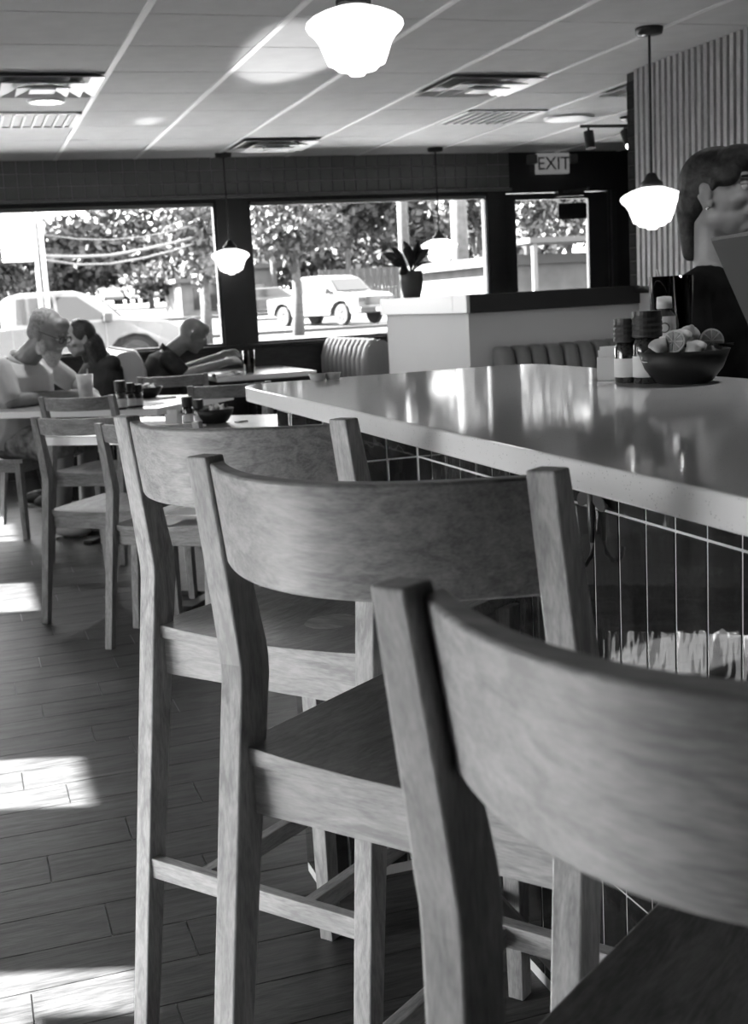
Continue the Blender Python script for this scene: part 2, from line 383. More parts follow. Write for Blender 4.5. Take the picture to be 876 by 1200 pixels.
# ---- glazed entrance door
d = boxo('door_1', (DX0, WY+.02, 0), (DX0+.1, WY+.07, 2.09), 'frame', kind='structure')
obj('door_leaf', MB().box((DX1-.19, WY+.02, 0), (DX1, WY+.07, 2.09)).box((DX0+.1, WY+.02, 2.037), (DX1-.19, WY+.07, 2.09)).box((DX0+.1, WY+.02, 0), (DX1-.19, WY+.07, .30)), 'frame', d)
boxo('pane', (DX0+.1, WY+.04, .30), (DX1-.19, WY+.046, 2.037), 'glass', d)
obj('door_closer', MB().box((5.1, WY-.05, 2.055), (5.36, WY+.02, 2.10)).tube([(5.15, WY-.05, 2.09), (5.30, WY-.2, 2.10), (5.42, WY-.02, 2.12)], .008), 'frame', d)
boxo('push_bar', (DX0+.06, WY-.06, 1.0), (DX1-.12, WY-.03, 1.05), 'steel', d, bevel=.01)
boxo('poster', (5.14, WY+.030, 1.86), (5.42, WY+.034, 2.0), 'frame', d)
boxo('trim_1', (DX1+.02, WY-.03, 0), (DX1+.07, WY, HEAD), 'frame', kind='structure')

# ---- side walls
def punched(name, X0, X1, ya, yb, wins, m):
    mb = MB().box((X0, ya, -.1), (X1, yb, SILL)).box((X0, ya, HEAD), (X1, yb, CEIL+.1)); y = ya
    for c, w in sorted(wins):
        mb.box((X0, y, SILL), (X1, c-w/2, HEAD)); y = c+w/2
    tall = [(c, w) for c, w in wins if w > 2]
    if tall:
        c, w = tall[0]; mb.v = mb.v[8:]; mb.f = [tuple(i-8 for i in f_) for f_ in mb.f[6:]]
        mb.box((X0, ya, -.1), (X1, c-w/2, SILL)).box((X0, c+w/2, -.1), (X1, yb, SILL)).box((X0, c-w/2, -.1), (X1, c+w/2, .12))
    mb.box((X0, y, SILL), (X1, yb, HEAD)); return obj(name, mb, m, kind='structure')
wl = punched('wall_left', LEFT_X-.15, LEFT_X, -1.65, WY, LEFT_WIN, 'dark')
for k, (c, w) in enumerate(LEFT_WIN):
    wd = boxo('window_%d' % (k+3), (LEFT_X-.12, c-w/2, .12 if w > 2 else SILL), (LEFT_X-.04, c+w/2, .14 if w > 2 else SILL+.02), 'frame', kind='structure')
    boxo('pane', (LEFT_X-.085, c-w/2, .14 if w > 2 else SILL+.02), (LEFT_X-.08, c+w/2, HEAD), 'glass', wd)
boxo('sun_cutoff', (LEFT_X-.13, 1.25, HEAD-.16), (LEFT_X-.125, 3.15, HEAD), 'trim', bpy.data.objects['window_6'])  # unseen strip added in the window to cut the sun patch short
boxo('wall_back', (LEFT_X-.15, -1.65, -.1), (6.3, -1.5, CEIL+.1), 'dark', kind='structure')  # unseen, set close behind the camera to cut stray light
boxo('wall_right', (6.05, 6.35, -.1), (6.2, WY, CEIL+.1), 'dark', kind='structure')

boxo('wall_blocker', (2.35, -1.5, -.1), (2.5, 2.3, CEIL+.1), 'dark', kind='structure')  # unseen wall added to keep light off the stools' right faces
# ---- slatted wall on a half wall, closing the right side
SX, SY1, SY0 = 3.74, 6.315, -1.5
wall_slat = boxo('wall_right_inner', (SX+.02, SY0, -.1), (SX+.22, SY1, CEIL+.1), 'slatgap', kind='structure')
pitch = .0565; n = 0; y = SY1-.03
sl = MB().box((-.014, -.0155, 1.245), (.02, .0155, CEIL)).mesh('slat')
M['slat'] = wood('slat_wood', .38, .58, (6, 6, 1.0), rough=.5, coat=0)
while y > 3.6:
    o = obj('slat', sl, 'slat', wall_slat); o.location = (SX, y, 0); y -= pitch
boxo('cap', (SX-.05, SY0, 1.205), (SX+.02, SY1, 1.245), 'black', wall_slat, bevel=.004)
boxo('wainscot', (SX-.01, SY0, 0), (SX+.02, SY1-.02, 1.205), 'white', wall_slat)
# tiled pier behind it
pier = boxo('wall_pier', (SX+.02, SY1+.01, 0), (SX+.32, SY1+.12, CEIL), 'pgrout', kind='structure')
pt = MB().box((-.008, 0, 0), (0, .097, .072)).mesh('tile')
for k in range(int(CEIL/.077)):
    for q in range(1):
        o = obj('tile', pt, 'ptile', pier); o.location = (SX+.02, SY1+.015+q*.105, .005+k*.077)
boxo('wall_far_right', (SX+.32, SY1+.02, -.1), (6.1, SY1+.17, CEIL+.1), 'dark', kind='structure')

# ---- L-shaped half wall by the door
HX, HY = 2.66, 6.31
hw = obj('wall_partition', MB().box((HX+.02, HY+.02, 0), (SX+.01, HY+.16, 1.15)).box((HX+.02, HY+.16, 0), (HX+.16, 7.70, 1.15)), 'white', kind='structure')
boxo('cap', (HX+.012, HY-.03, 1.148), (SX+.01, HY+.17, 1.25), 'black', hw, bevel=.004)
obj('cap', MB().box((HX-.01, HY+.171, 1.148), (HX+.18, 7.73, 1.25)).box((HX-.01, HY-.03, 1.148), (HX+.011, HY+.171, 1.25)), 'whitegloss', hw, bevel=.004, label='pale cap')

# ================================================================== FIXTURES ON THE CEILING
def vent(ix, jy, label, kind):
    x, y = TX+ix*TS, TY+jy*TS; t = thing('ceiling_vent', label, 'vent', (x+TS/2, y+TS/2, CEIL-.003), group=None)
    s = TS/2-.015
    if kind == 'ring':
        obj('housing', MB().box((-s, -s, -.001), (s, s, .002)), 'trim', t)
        for k, (a, z) in enumerate(((s, -.006), (s*.72, -.022), (s*.46, -.032))):
            b = a-.075
            mb = MB(); mb.add([(-a, -a, z-.012), (a, -a, z-.012), (a, a, z-.012), (-a, a, z-.012), (-b, -b, z+.014), (b, -b, z+.014), (b, b, z+.014), (-b, b, z+.014)],
                              [(0, 1, 5, 4), (1, 2, 6, 5), (2, 3, 7, 6), (3, 0, 4, 7)])
            o = obj('louvre', mb, 'whitegloss', t, fix=False); sm = o.modifiers.new('s', 'SOLIDIFY'); sm.thickness = .003
        boxo('louvre', (-s*.22, -s*.22, -.042), (s*.22, s*.22, -.036), 'whitegloss', t)
    else:
        obj('housing', MB().box((-s, -s, -.001), (s, s, .002)), 'trim', t)
        obj('frame', MB().box((-s, -s, -.008), (s, -s+.03, -.001)).box((-s, s-.03, -.008), (s, s, -.001)).box((-s, -s, -.008), (-s+.03, s, -.001)).box((s-.03, -s, -.008), (s, s, -.001)), 'whitegloss', t)
        for k in range(8):
            xx = -s+.07+k*(2*s-.14)/7; boxo('louvre', (xx-.006, -s+.03, -.014), (xx+.006, s-.03, -.001), 'whitegloss', t)
    return t
vent(-1, 2, 'square ceiling vent with nested louvres at the upper left, above the lit downlight', 'ring')
vent(-1, 4, 'flat ceiling grille with parallel bars just beyond the lit downlight on the left', 'bar')
vent(3, 2, 'square ceiling vent with nested louvres, right of the large near lamp globe', 'ring')
vent(4, 4, 'flat barred ceiling grille in front of the exit sign', 'bar')
vent(2, 6, 'square ceiling vent above the pillar between the two windows', 'ring')
vent(5, 2, 'ceiling vent half cut off by the slatted wall', 'ring')
t = thing('downlight', 'small round lit recessed downlight in the ceiling at the left edge', 'light', (.60, 7.27, CEIL-.003))
obj('ring', MB().lathe([(.105, .001), (.10, -.012), (.082, -.012), (.08, .001)], 28), 'whitegloss', t, smooth=True)
obj('lens', MB().lathe([(.0005, -.006), (.08, -.006), (.08, .001), (.0005, .001)], 28), 'bulb', t)
t = thing('ceiling_speaker', 'round white ceiling speaker disc near the track lights', 'speaker', (4.22, 8.02, CEIL-.003))
obj('grille', MB().lathe([(.0005, -.012), (.16, -.012), (.175, -.006), (.18, .001), (.0005, .001)], 32), 'whitegloss', t)
sp = bpy.data.lights.new('downlight_lamp', 'SPOT'); sp.energy = 12; sp.spot_size = 1.9; sp.shadow_soft_size = .07
so = bpy.data.objects.new('downlight_lamp', sp); COL.objects.link(so); so.location = (.60, 7.27, CEIL-.03)

for x_, y_, e_, w_ in ((1.9, 2.05, 8, 'nearest the lemon bowl'), (2.3, 3.75, 8, 'beyond the woman'), (3.0, 3.3, 10, 'closest to the slatted wall')):  # unseen fixtures added to fill the bar side with light
    t = thing('downlight', 'unseen downlight added to brighten the bar side, '+w_, 'light', (x_, y_, CEIL-.003), group='added fill downlights over the bar')
    obj('ring', MB().lathe([(.105, .001), (.10, -.012), (.082, -.012), (.08, .001)], 28), 'whitegloss', t, smooth=True)
    obj('lens', MB().lathe([(.0005, -.006), (.08, -.006), (.08, .001), (.0005, .001)], 28), 'bulb', t)
    sp = bpy.data.lights.new('downlight_lamp', 'SPOT'); sp.energy = e_; sp.spot_size = 1.7; sp.spot_blend = .6; sp.shadow_soft_size = .08
    so = bpy.data.objects.new('downlight_lamp', sp); COL.objects.link(so); so.location = (x_, y_, CEIL-.03)
PG = 'schoolhouse pendant lamps'
GP = [(.0006, 0), (.022, .002), (.03, .012), (.06, .018), (.072, .03), (.088, .036), (.098, .06), (.112, .098), (.126, .118), (.143, .133), (.150, .146), (.147, .158), (.13, .172), (.10, .186), (.07, .196), (.05, .202), (.048, .208)]
def pendant(x, y, zb, label):
    t = thing('pendant_lamp', label, 'lamp', (x, y, zb), group=PG)
    obj('globe', MB().lathe(GP, 40, cap=True), 'globe', t, smooth=True)
    obj('fitter', MB().lathe([(.054, .196), (.054, .222), (.035, .235), (.022, .262), (.012, .268)], 24, cap=True), 'black', t, smooth=True)
    obj('rod', MB().tube([(0, 0, .26), (0, 0, CEIL-zb-.01)], .006, 8), 'black', t)
    obj('canopy', MB().lathe([(.01, CEIL-zb-.035), (.06, CEIL-zb-.03), (.065, CEIL-zb-.006), (.065, CEIL-zb-.001)], 24, cap=True), 'black', t, smooth=True)
    return t
pendant(1.24, 3.72, 1.925, 'large glowing white schoolhouse globe lamp cut off by the top edge of the picture')
pendant(3.22, 5.30, 1.508, 'glowing schoolhouse pendant lamp on a dark rod before the slatted wall, nearest to the woman')
pendant(2.10, 9.70, 1.505, 'glowing schoolhouse pendant hanging before the dark pillar between the two windows')
pendant(3.82, 9.57, 1.510, 'glowing schoolhouse pendant hanging in front of the second window beside the potted plant')
pendant(-.12, 8.1, 1.505, 'pendant lamp globe barely showing at the left edge of the picture')

t = thing('track_light', 'black ceiling track with two cylinder spotlights, right one lit, beside the slatted wall', 'light', (4.55, 8.0, CEIL))
obj('canopy', MB().lathe([(.07, -.001), (.07, -.02), (.03, -.035), (.008, -.04)], 20, c=(.14, 0, 0), cap=True), 'black', t)
obj('rail', MB().box((-.25, -.012, -.075), (.40, .012, -.055)).tube([(.14, 0, -.03), (.14, 0, -.06)], .01), 'black', t)
for x, lit in ((-.19, 0), (.10, 1), (.34, 0)):
    a = Vector((x, 0, -.10)); dd = Vector((.02, -.18, -.98)).normalized() if not lit else Vector((.05, -.5, -.85)).normalized()
    h = obj('spot_head', MB().tube([a, a+dd*.12], .035, 16).tube([(x, 0, -.06), a], .008), 'black', t)
    if lit: obj('bulb', MB().ell(a+dd*.125, .032), 'bulb', h, smooth=True)

# exit sign with two emergency heads
t = thing('exit_sign', 'white EXIT sign with two emergency lamp heads above the door', 'sign', (5.05, 9.93, 2.245))
boxo('housing', (-.155, -.03, 0), (.155, .03, .175), 'signlit', t, bevel=.008)
for s_ in (-1, 1):
    x0 = .155 if s_ > 0 else -.235
    boxo('emergency_head', (x0, -.04, .085), (x0+.08, .03, .165), 'trim', t, bevel=.01)
cu = bpy.data.curves.new('lettering', 'FONT'); cu.body = 'EXIT'; cu.size = .155; cu.extrude = .002; cu.align_x = 'CENTER'
to = bpy.data.objects.new('lettering', cu); me = bpy.data.meshes.new_from_object(to); bpy.data.objects.remove(to)
o = obj('lettering', me, 'trim', t); o.rotation_euler = (H, 0, 0); o.location = (0, -.032, .035)
boxo('coat_hook', (SX-.05, 5.42, 1.66), (SX-.012, 5.50, 1.78), 'black', wall_slat, bevel=.006)

# ================================================================== THE BAR
bar = thing('bar_counter', 'long bar with pale speckled quartz top and dark glazed vertical tiles', 'counter', (0, 0, 0))
CZ = 1.07
def rounded(poly, idx, r):
    out = []
    for i, p in enumerate(poly):
        if i not in idx: out.append(p); continue
        a = Vector(poly[i-1]); b = Vector(p); c = Vector(poly[(i+1) % len(poly)]); u = (a-b).normalized(); v = (c-b).normalized()
        for k in range(9):
            t_ = k/8; q = (b+u*r)*(1-t_)**2+b*2*t_*(1-t_)+(b+v*r)*t_**2; out.append((q.x, q.y))
    return out
top = rounded([(.61, -1.2), (1.37, -1.2), (1.37, 2.845), (.61, 2.845)], (2, 3), .10)
obj('countertop', MB().prism(top, CZ-.034, CZ), 'quartz', bar, bevel=.003)
XF = .89
base = boxo('base', (XF, -1.1, .0), (1.30, 2.42, CZ-.034), 'wgrout', bar)
endp = boxo('end_panel', (.617, 2.405, 0), (1.30, 2.50, CZ-.034), 'wgrout', bar)
TW = .0755; g_ = .0034
rows = [(.021, .32), (.32, .62), (.62, .92), (.92, 1.036)]
M['kick'] = plain('kick_board', .03, .5)
tm = {}
def gtile(par, o3, w, z0, z1, face):
    k = (round(w, 4), round(z1-z0, 3), face)
    if k not in tm:
        a, h_ = w-g_, z1-z0-g_
        tm[k] = (MB().box((-.0016, 0, 0), (.004, a, h_)) if face == 'x' else MB().box((0, -.0016, 0), (a, .004, h_))).mesh('tile')
    o = obj('tile', tm[k], 'glazed', par, bevel=.0012, seg=1); o.location = (o3[0], o3[1], z0+g_/2)
y = 1.5677+TW*11
while y-TW > .2:
    for z0, z1 in rows: gtile(base, (XF, max(y-TW, 0)+g_/2, 0), min(TW, 2.4-(y-TW)) if y > 2.4 else TW, z0, z1, 'x')
    y -= TW
for q in range(4):
    for z0, z1 in rows: gtile(endp, (.619+q*.0675+g_/2, 2.405, 0), .0675, z0, z1, 'y')
for z0, z1 in rows: gtile(endp, (.617, 2.405+g_/2, 0), .095, z0, z1, 'x')
obj('foot_rail', MB().tube([(XF-.10, -1.0, .20), (XF-.10, 2.38, .20)], .014, 12).tube([(XF-.10, .4, .20), (XF, .4, .20)], .008).tube([(XF-.10, 2.0, .20), (XF, 2.0, .20)], .008), 'black', bar, smooth=True)
# dragonfly ornament hung below the counter edge (a hook)
t = thing('dragonfly_hook', 'metal dragonfly shaped bag hook under the counter edge', 'hook', (.878, 1.63, .87))
M['bronze'] = plain('aged_metal', .15, .35, metal=.5)
bd = obj('body', MB().tube([(0, 0, .0), (0, 0, .05), (0, 0, .085)], [.004, .006, .007], 10).ell((0, 0, .093), .009).tube([(0, 0, .0), (-.002, -.002, -.02), (-.014, -.004, -.034), (-.026, -.006, -.028), (-.030, -.006, -.012)], .0038, 8), 'bronze', t, smooth=True)
for s_ in (-1, 1):
    for zz, L, up_ in ((.080, .052, .012), (.070, .044, -.012)):
        mb = MB(); c0 = Vector((0, 0, zz)); dirv = Vector((0, s_, up_/.05)).normalized()
        prof = [(0, .003), (.3, .009), (.7, .012), (.92, .008), (1, .002)]
        r1 = []; 
        for tt_, hw_ in prof:
            c = c0+dirv*L*tt_; r1.append([c+Vector((-.001, 0, hw_)), c+Vector((.001, 0, hw_)), c+Vector((.001, 0, -hw_)), c+Vector((-.001, 0, -hw_))])
        obj('wing', mb.loft(r1), 'bronze', t)

# ================================================================== STOOLS AND CHAIRS
def make_seat(root_name, S, label, cat, group, pose, stretch=True):
    wx, wy, wz = ('wood_x', 'wood_y', 'wood_z') if stretch else ('chair_x', 'chair_y', 'chair_z')
    """S: W pw pd zt zk tb fb pdt lt lf pwt d0 sag zbt zbot zs hw ; pose x y angle"""
    W_, pw, pd, zt, zk, tb, fb, pdt, lt, lf, pwt, d0, sag, zbt, zbot, zs, hw_ = S
    t = thing(root_name, label, cat, (pose[0], pose[1], 0), pose[2], group)
    tilt = lambda z: tb*max(0, z-zk)/(zt-zk)
    for s_ in (-1, 1):
        def ring(z, back, w, dp, sp_):
            o_ = s_*(W_/2+sp_); i_ = o_-s_*w; a, b = min(o_, i_), max(o_, i_)
            return [(a, -back, z), (b, -back, z), (b, -back+dp, z), (a, -back+dp, z)]
        rs = [ring(0, fb, pwt, pdt, lf)]
        for k in range(1, 6): f_ = k/6; rs.append(ring(zk*f_, fb*(1-f_), pwt+(pw-pwt)*f_, pdt+(pd-pdt)*f_, lf*(1-f_)))
        rs.append(ring(zk-.02, fb*.022/zk*1.0, pw, pd, 0)); rs.append(ring(zk, .002, pw, pd, 0)); rs.append(ring(zk+.02, tilt(zk+.02)+.001, pw, pd, 0))
        for k in range(1, 5): f_ = k/4; z = zk+.02+(zt-zk-.02)*f_; rs.append(ring(z, tilt(z), pw+(pwt-pw)*f_, pd+(pdt-pd)*f_, lt*f_))
        obj('rear_leg', MB().loft(rs), wz, t, bevel=.0025)
    # curved back rail
    n = 56; th = .024; mb = MB(); rings = []
    half = W_/2+lt-pwt+.004
    for i in range(n+1):
        u = -1+2*i/n; zz = [(zbot), (zbt)]; x = u*half; prof = []
        yr = lambda z: -tilt(z)+d0-sag*(1-u*u)
        prof = [(x, yr(zbot), zbot), (x, yr(zbt), zbt), (x, yr(zbt)+th, zbt), (x, yr(zbot)+th, zbot)]
        rings.append(prof)
    bo_ = obj('backrest', mb.loft(rings), wx, t, smooth=True, bevel=.003); bo_.data.set_sharp_from_angle(angle=.6)
    # dished seat
    nx, ny = 20, 16; dep = .44; mb = MB(); vs = []; 
    def seat_pt(i, j, zoff):
        u = -1+2*i/nx; v = j/ny; hw2 = hw_+(.018 if v > .1 else .018*v*10)
        dish = .024*(1-u*u)*(1-abs(2*v-.9)**2*.8) if 1 else 0
        return (u*hw2, .0+v*dep, zs-max(0, dish)+zoff)
    for zo in (0, -.021):
        for j in range(ny+1):
            for i in range(nx+1):
                p = seat_pt(i, j, zo)
                if zo: p = (p[0], p[1], zs-.023)
                vs.append(p)
    fs = []; Wn = nx+1; N = Wn*(ny+1)
    for j in range(ny):
        for i in range(nx):
            a = j*Wn+i; fs.append((a, a+1, a+1+Wn, a+Wn)); fs.append((N+a, N+a+Wn, N+a+1+Wn, N+a+1))
    for i in range(nx): fs.append((i, N+i, N+i+1, i+1)); a = ny*Wn+i; fs.append((a, a+1, N+a+1, N+a))
    for j in range(ny): a = j*Wn; fs.append((a, a+Wn, N+a+Wn, N+a)); a = j*Wn+nx; fs.append((a, N+a, N+a+Wn, a+Wn))
    so_ = obj('seat', mb.add(vs, fs), 'seatshade', t, bevel=.002); so_.data.materials.append(M[wx])
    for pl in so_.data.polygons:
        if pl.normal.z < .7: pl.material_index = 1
    az1, az0 = zs-.0235, zs-.023-(.062 if stretch else .055); fl = hw_+.012
    for s_ in (-1, 1):
        fx = s_*fl
        obj('front_leg', MB().loft([[(fx-.015, dep-.045, 0), (fx+.015, dep-.045, 0), (fx+.015, dep-.012, 0), (fx-.015, dep-.012, 0)],
                                    [(fx-.019, dep-.052, az1), (fx+.019, dep-.052, az1), (fx+.019, dep-.012, az1), (fx-.019, dep-.012, az1)]]), wz, t, bevel=.002)
        obj('side_rail', MB().box((s_*(hw_-.004)-.009, pd-.002, az0), (s_*(hw_-.004)+.009, dep-.04, az1)), wy, t, bevel=.0015)
    boxo('rear_rail', (-W_/2+pw-.004, .008, az0), (W_/2-pw+.004, .028, az1), wx, t, bevel=.0015)
    boxo('front_rail', (-fl, dep-.038, az0), (fl, dep-.020, az1), wx, t, bevel=.0015)
    if stretch:
        zr = .335; bk = fb*(1-zr/zk)
        boxo('rear_stretcher', (-W_/2+pwt-.01, -bk+.008, zr), (W_/2-pwt+.01, -bk+.026, zr+.034), wx, t, bevel=.0015)
        for lt_ in (-.105, .105): boxo('cross_brace', (lt_-.010, -bk+.024, zr), (lt_+.010, dep-.044, zr+.030), wy, t, bevel=.0015)
        boxo('footrest', (-fl, dep-.045, .334), (fl, dep-.022, .368), wx, t, bevel=.0015)
    return t
SAB = (.4601, .0334, .049, 1.0924, .8474, .0367, .1092, .0294, -.0057, .0106, .0301, .0083, .0947, 1.0852, .9706, .7509, .2)
SCC = (.4566, .0334, .0506, 1.0878, .8650, .051, .0300, .0295, -.0127, -.0185, .0256, .0207, .0956, 1.0799, .9618, .7476, .172)
BG = 'wooden bar stools along the counter'
make_seat('bar_stool', SCC, 'nearest wooden bar stool, its curved back filling the lower right corner', 'stool', BG, (.374, .510, -.966))
s0 = make_seat('bar_stool', SAB, 'middle wooden bar stool of the three, its whole curved back in view', 'stool', BG, (.383, 1.169, -.941))
s1 = copy_tree(s0); s1.location = (.379, 1.784, 0); s1.rotation_euler.z = -.926; 
s1['label'] = 'farthest of the three wooden bar stools, just before the end of the counter'

# dining chairs share the stool design at chair height
SD = (.45, .034, .045, .855, .60, .045, .09, .030, -.004, .008, .030, .008, .07, .850, .782, .465, .195)
DA = math.radians(-39)
def pose_from_left(lx, ly, a): # left rear post position -> root
    return (lx+math.cos(a)*.22, ly+math.sin(a)*.22, a)
DG = 'wooden dining chairs at the tables'
p = pose_from_left(.27, 5.20, DA)
c0 = make_seat('dining_chair', SD, 'wooden dining chair nearest the left edge, one leg beside the sunlit floor patch', 'chair', DG, p, False)
def chair(x, y, a, label):
    c = copy_tree(c0); c.location = (x, y, 0); c.rotation_euler.z = a; c['label'] = label; return c
p = pose_from_left(.47, 4.66, math.radians(-40)); chair(*p, 'wooden dining chair half hidden behind the farthest bar stool, sheet imitating sunlight on its seat')
p = pose_from_left(.38, 6.50, math.radians(-39)); chair(*p, 'wooden dining chair tucked in right in front of the man in the light shirt')
chair(1.34, 6.46, math.radians(-8), 'dark curved dining chair back beyond the condiment tables, right of the light one')
chair(1.25, 7.75, math.radians(-4), 'light wooden dining chair back just below the bald man')
chair(1.62, 5.98, math.radians(150), 'dining chair facing the camera on the far side of the near condiment table')

# ================================================================== TABLES
def table(name, label, P0, ang, L, D, group=None, zt=.76, thick=.036, metal=True):
    t = thing(name, label, 'table', (P0[0], P0[1], 0), ang, group)
    boxo('tabletop', (0, 0, zt-thick), (L, D, zt), 'tabletop', t, bevel=.003)
    if metal: obj('edge_band', MB().box((-.002, -.003, zt-thick), (L+.002, 0, zt-.002)).box((-.003, -.003, zt-thick), (0, D, zt-.002)).box((L, -.003, zt-thick), (L+.003, D, zt-.002)), 'edgemetal', t, label='shiny metal edge band')
    obj('pedestal', MB().lathe([(.035, .02), (.035, zt-thick-.01)], 16, c=(L/2, D/2, 0), cap=True), 'black', t, smooth=True)
    obj('base', MB().box((L/2-.28, D/2-.03, .0), (L/2+.28, D/2+.03, .025)).box((L/2-.03, D/2-.28, .0), (L/2+.03, D/2+.28, .025)), 'black', t, bevel=.004)
    boxo('mounting_plate', (L/2-.2, D/2-.2, zt-thick-.012), (L/2+.2, D/2+.2, zt-thick), 'black', t)
    return t
TG = 'square dining tables with metal edges'
table('dining_table', 'nearer wooden table with the bowl and napkin holder, behind the farthest bar stool', (.275, 5.30), DA, 1.15, .78, TG)
table('dining_table', 'wooden table where the man in the light shirt leans, behind the nearer table', (.0, 7.10), DA, 1.2, .86, TG)
table('booth_table', 'narrow booth table at the window where the bald man eats', (1.74, 8.78), 0, .74, 1.12, None)

# ---- booths
def booth(label, x, y0, y1, face, ztop, thick=.17, n=10, m='vinyl', seat=True):
    """upright booth back in the plane X = x, tufted side facing `face` (+1/-1)"""
    t = thing('booth_bench', label, 'bench', (x, y0, 0)); w = y1-y0
    zb = .48
    prof = []
    for k in range(9): a = math.pi*k/8; prof.append((math.cos(a)*thick/2*(-1), ztop-.09+math.sin(a)*.09))
    prof = [(-thick/2, .05)]+prof+[(thick/2, .05)]
    X = [(p_[0]*1.0-face*thick/2*0, p_[1]) for p_ in prof]
    obj('backrest', MB().loft([[(px-face*thick/2, 0, pz) for px, pz in X], [(px-face*thick/2, w, pz) for px, pz in X]]), m, t, smooth=False, bevel=.004)
    cw = w/n
    ch = MB(); r_ = []
    for k in range(9):
        a = math.pi*k/8; ring = []
        yy = cw/2-math.cos(a)*cw/2*.94; out = math.sin(a)*.028
        for (ox, oz) in ((0.0, zb), (.004, zb), (.004, ztop-.14), (-.02, ztop-.06), (-.05, ztop-.012), (-.085, ztop), (-.085, ztop-.02), (-.02, ztop-.15)):
            o_ = out if oz > zb-1 else 0
            nx_ = ox+out*(1 if oz < ztop-.08 else .75); nz_ = oz+(out*.5 if oz > ztop-.08 else 0)
            ring.append((face*nx_, yy, nz_))
        r_.append(ring)
    me = ch.loft(r_).mesh('channel')
    b = bmesh.new(); b.from_mesh(me); bmesh.ops.recalc_face_normals(b, faces=b.faces); b.to_mesh(me); b.free()
    for q in range(n):
        o = obj('channel', me, m, t, smooth=True); o.location = (0, q*cw, 0)
    if seat:
        boxo('seat_cushion', (min(face*.02, face*.48), 0, .32), (max(face*.02, face*.48), w, .48), m, t, bevel=.03, seg=3)
        boxo('plinth', (min(0, face*.44), .01, 0), (max(0, face*.44), w-.01, .32), 'black', t)
    return t
booth('tufted booth bench back beside the window, right of the bald man\'s table', 2.86, 8.70, 9.88, -1, .955, thick=.20)
booth('booth bench with a rounded light end, on which the bald man sits', 1.19, 8.60, 9.88, 1, .99, thick=.21)
booth('booth bench on which the woman with long hair sits, backing onto the bald man\'s bench', .955, 8.55, 9.88, -1, .93, thick=.015)
# long channelled bench along the half wall
t = thing('booth_bench', 'long channel-tufted bench running along the pale half wall, behind the counter', 'bench', (2.80, 6.30, 0))
cwid = .098; nb = 9; ztop = .94
r_ = []
for k in range(9):
    a = math.pi*k/8; xx = cwid/2-math.cos(a)*cwid/2*.95; out = math.sin(a)*.03; ring = []
    for (oy, oz) in ((0, .48), (-.10, .48), (-.11, ztop-.1), (-.08, ztop-.02), (-.04, ztop), (0, ztop)): ring.append((xx, oy-(out if oy < 0 else 0), oz+(out*.6 if oz > ztop-.05 else 0)))
    r_.append(ring)
me = MB().loft(r_).mesh('channel'); b = bmesh.new(); b.from_mesh(me); bmesh.ops.recalc_face_normals(b, faces=b.faces); b.to_mesh(me); b.free()
for q in range(nb): o = obj('channel', me, 'vinyldark', t, smooth=True); o.location = (q*cwid, 0, 0)
boxo('seat_cushion', (0, -.55, .32), (nb*cwid, -.10, .48), 'vinyldark', t, bevel=.03, seg=3); boxo('plinth', (0.01, -.5, 0), (nb*cwid-.01, -.0, .32), 'black', t)

# ================================================================== THINGS ON THE TABLES AND THE BAR
def bowl_mesh(r, h):
    return MB().lathe([(.0006, 0), (r*.52, 0), (r*.62, h*.06), (r*.84, h*.45), (r, h), (r*.965, h), (r*.8, h*.48), (r*.58, h*.14), (.0006, h*.12)], 36)
def lemon_half(x, y, z, r, aim, label, grp, flesh='lemonflesh'):
    """half fruit, cut face along aim"""
    q = Vector(aim).to_track_quat('Z', 'Y')
    t = thing('lemon_half', label, 'fruit', (x, y, z), 0, grp); t.rotation_mode = 'QUATERNION'; t.rotation_quaternion = q
    r *= .82
    pr = [(.0006, -r*1.25), (r*.15, -r*1.2)]+[(r*math.sin(a), -r*1.05*math.cos(a)) for a in [.35, .6, .85, 1.1, 1.35, 1.5707]]
    obj('peel', MB().lathe(pr+[(r*.93, .0005), (.0006, .0005)], 24), 'lemon' if flesh != 'lime' else 'lime', t, smooth=True)
    obj('pith', MB().lathe([(.0006, .0006), (r*.97, .0006), (r*.97, .0014), (.0006, .0014)], 24), 'pith', t)
    mb = MB()
    for k in range(8):
        a0 = 2*math.pi*k/8+.09; a1 = 2*math.pi*(k+1)/8-.09; pts = [(.08*r*math.cos((a0+a1)/2), .08*r*math.sin((a0+a1)/2))]
        for q_ in range(4): a = a0+(a1-a0)*q_/3; pts.append((r*.82*math.cos(a), r*.82*math.sin(a)))
        mb.prism(pts, .0015, .0028)
    obj('segments', mb, 'lemonflesh', t)
    return t
M['frost'] = plain('frosted_cup', .5, .3, noise=.05, scale=30)
# --- the bar set
BZ = CZ
p_ = atZ(801, 448.5, BZ); bx, by = p_.x, p_.y
bw = thing('bowl', 'dark bowl of cut lemons and limes on the bar beside the shakers', 'bowl', (bx, by, BZ), 0, None)
obj('vessel', bowl_mesh(.083, .060), 'bowl', bw, smooth=True)
obj('foot', MB().lathe([(.038, 0), (.044, 0), (.044, .004), (.038, .004)], 28, cap=True), 'bowl', bw)
cd = Vector((-.53, -.85, 0)).normalized()   # toward the camera
sd = Vector((.85, -.53, 0)).normalized()    # image right
def fr(a, dp, z): v = Vector((bx, by, BZ))+sd*a*.80+cd*dp*.8; return v.x, v.y, BZ+z*.90
FG = 'fruit pieces in the bowl on the bar'
lemon_half(*fr(-.022, .03, .085), .026, (cd*.9+sd*-.25+Vector((0, 0, .25))), 'upright cut lemon half with its segments facing the camera', FG)
lemon_half(*fr(-.055, .02, .068), .026, (-cd*.2-sd*.5+Vector((0, 0, -.9))), 'pale lemon half left of the upright cut one, peel side up', FG)
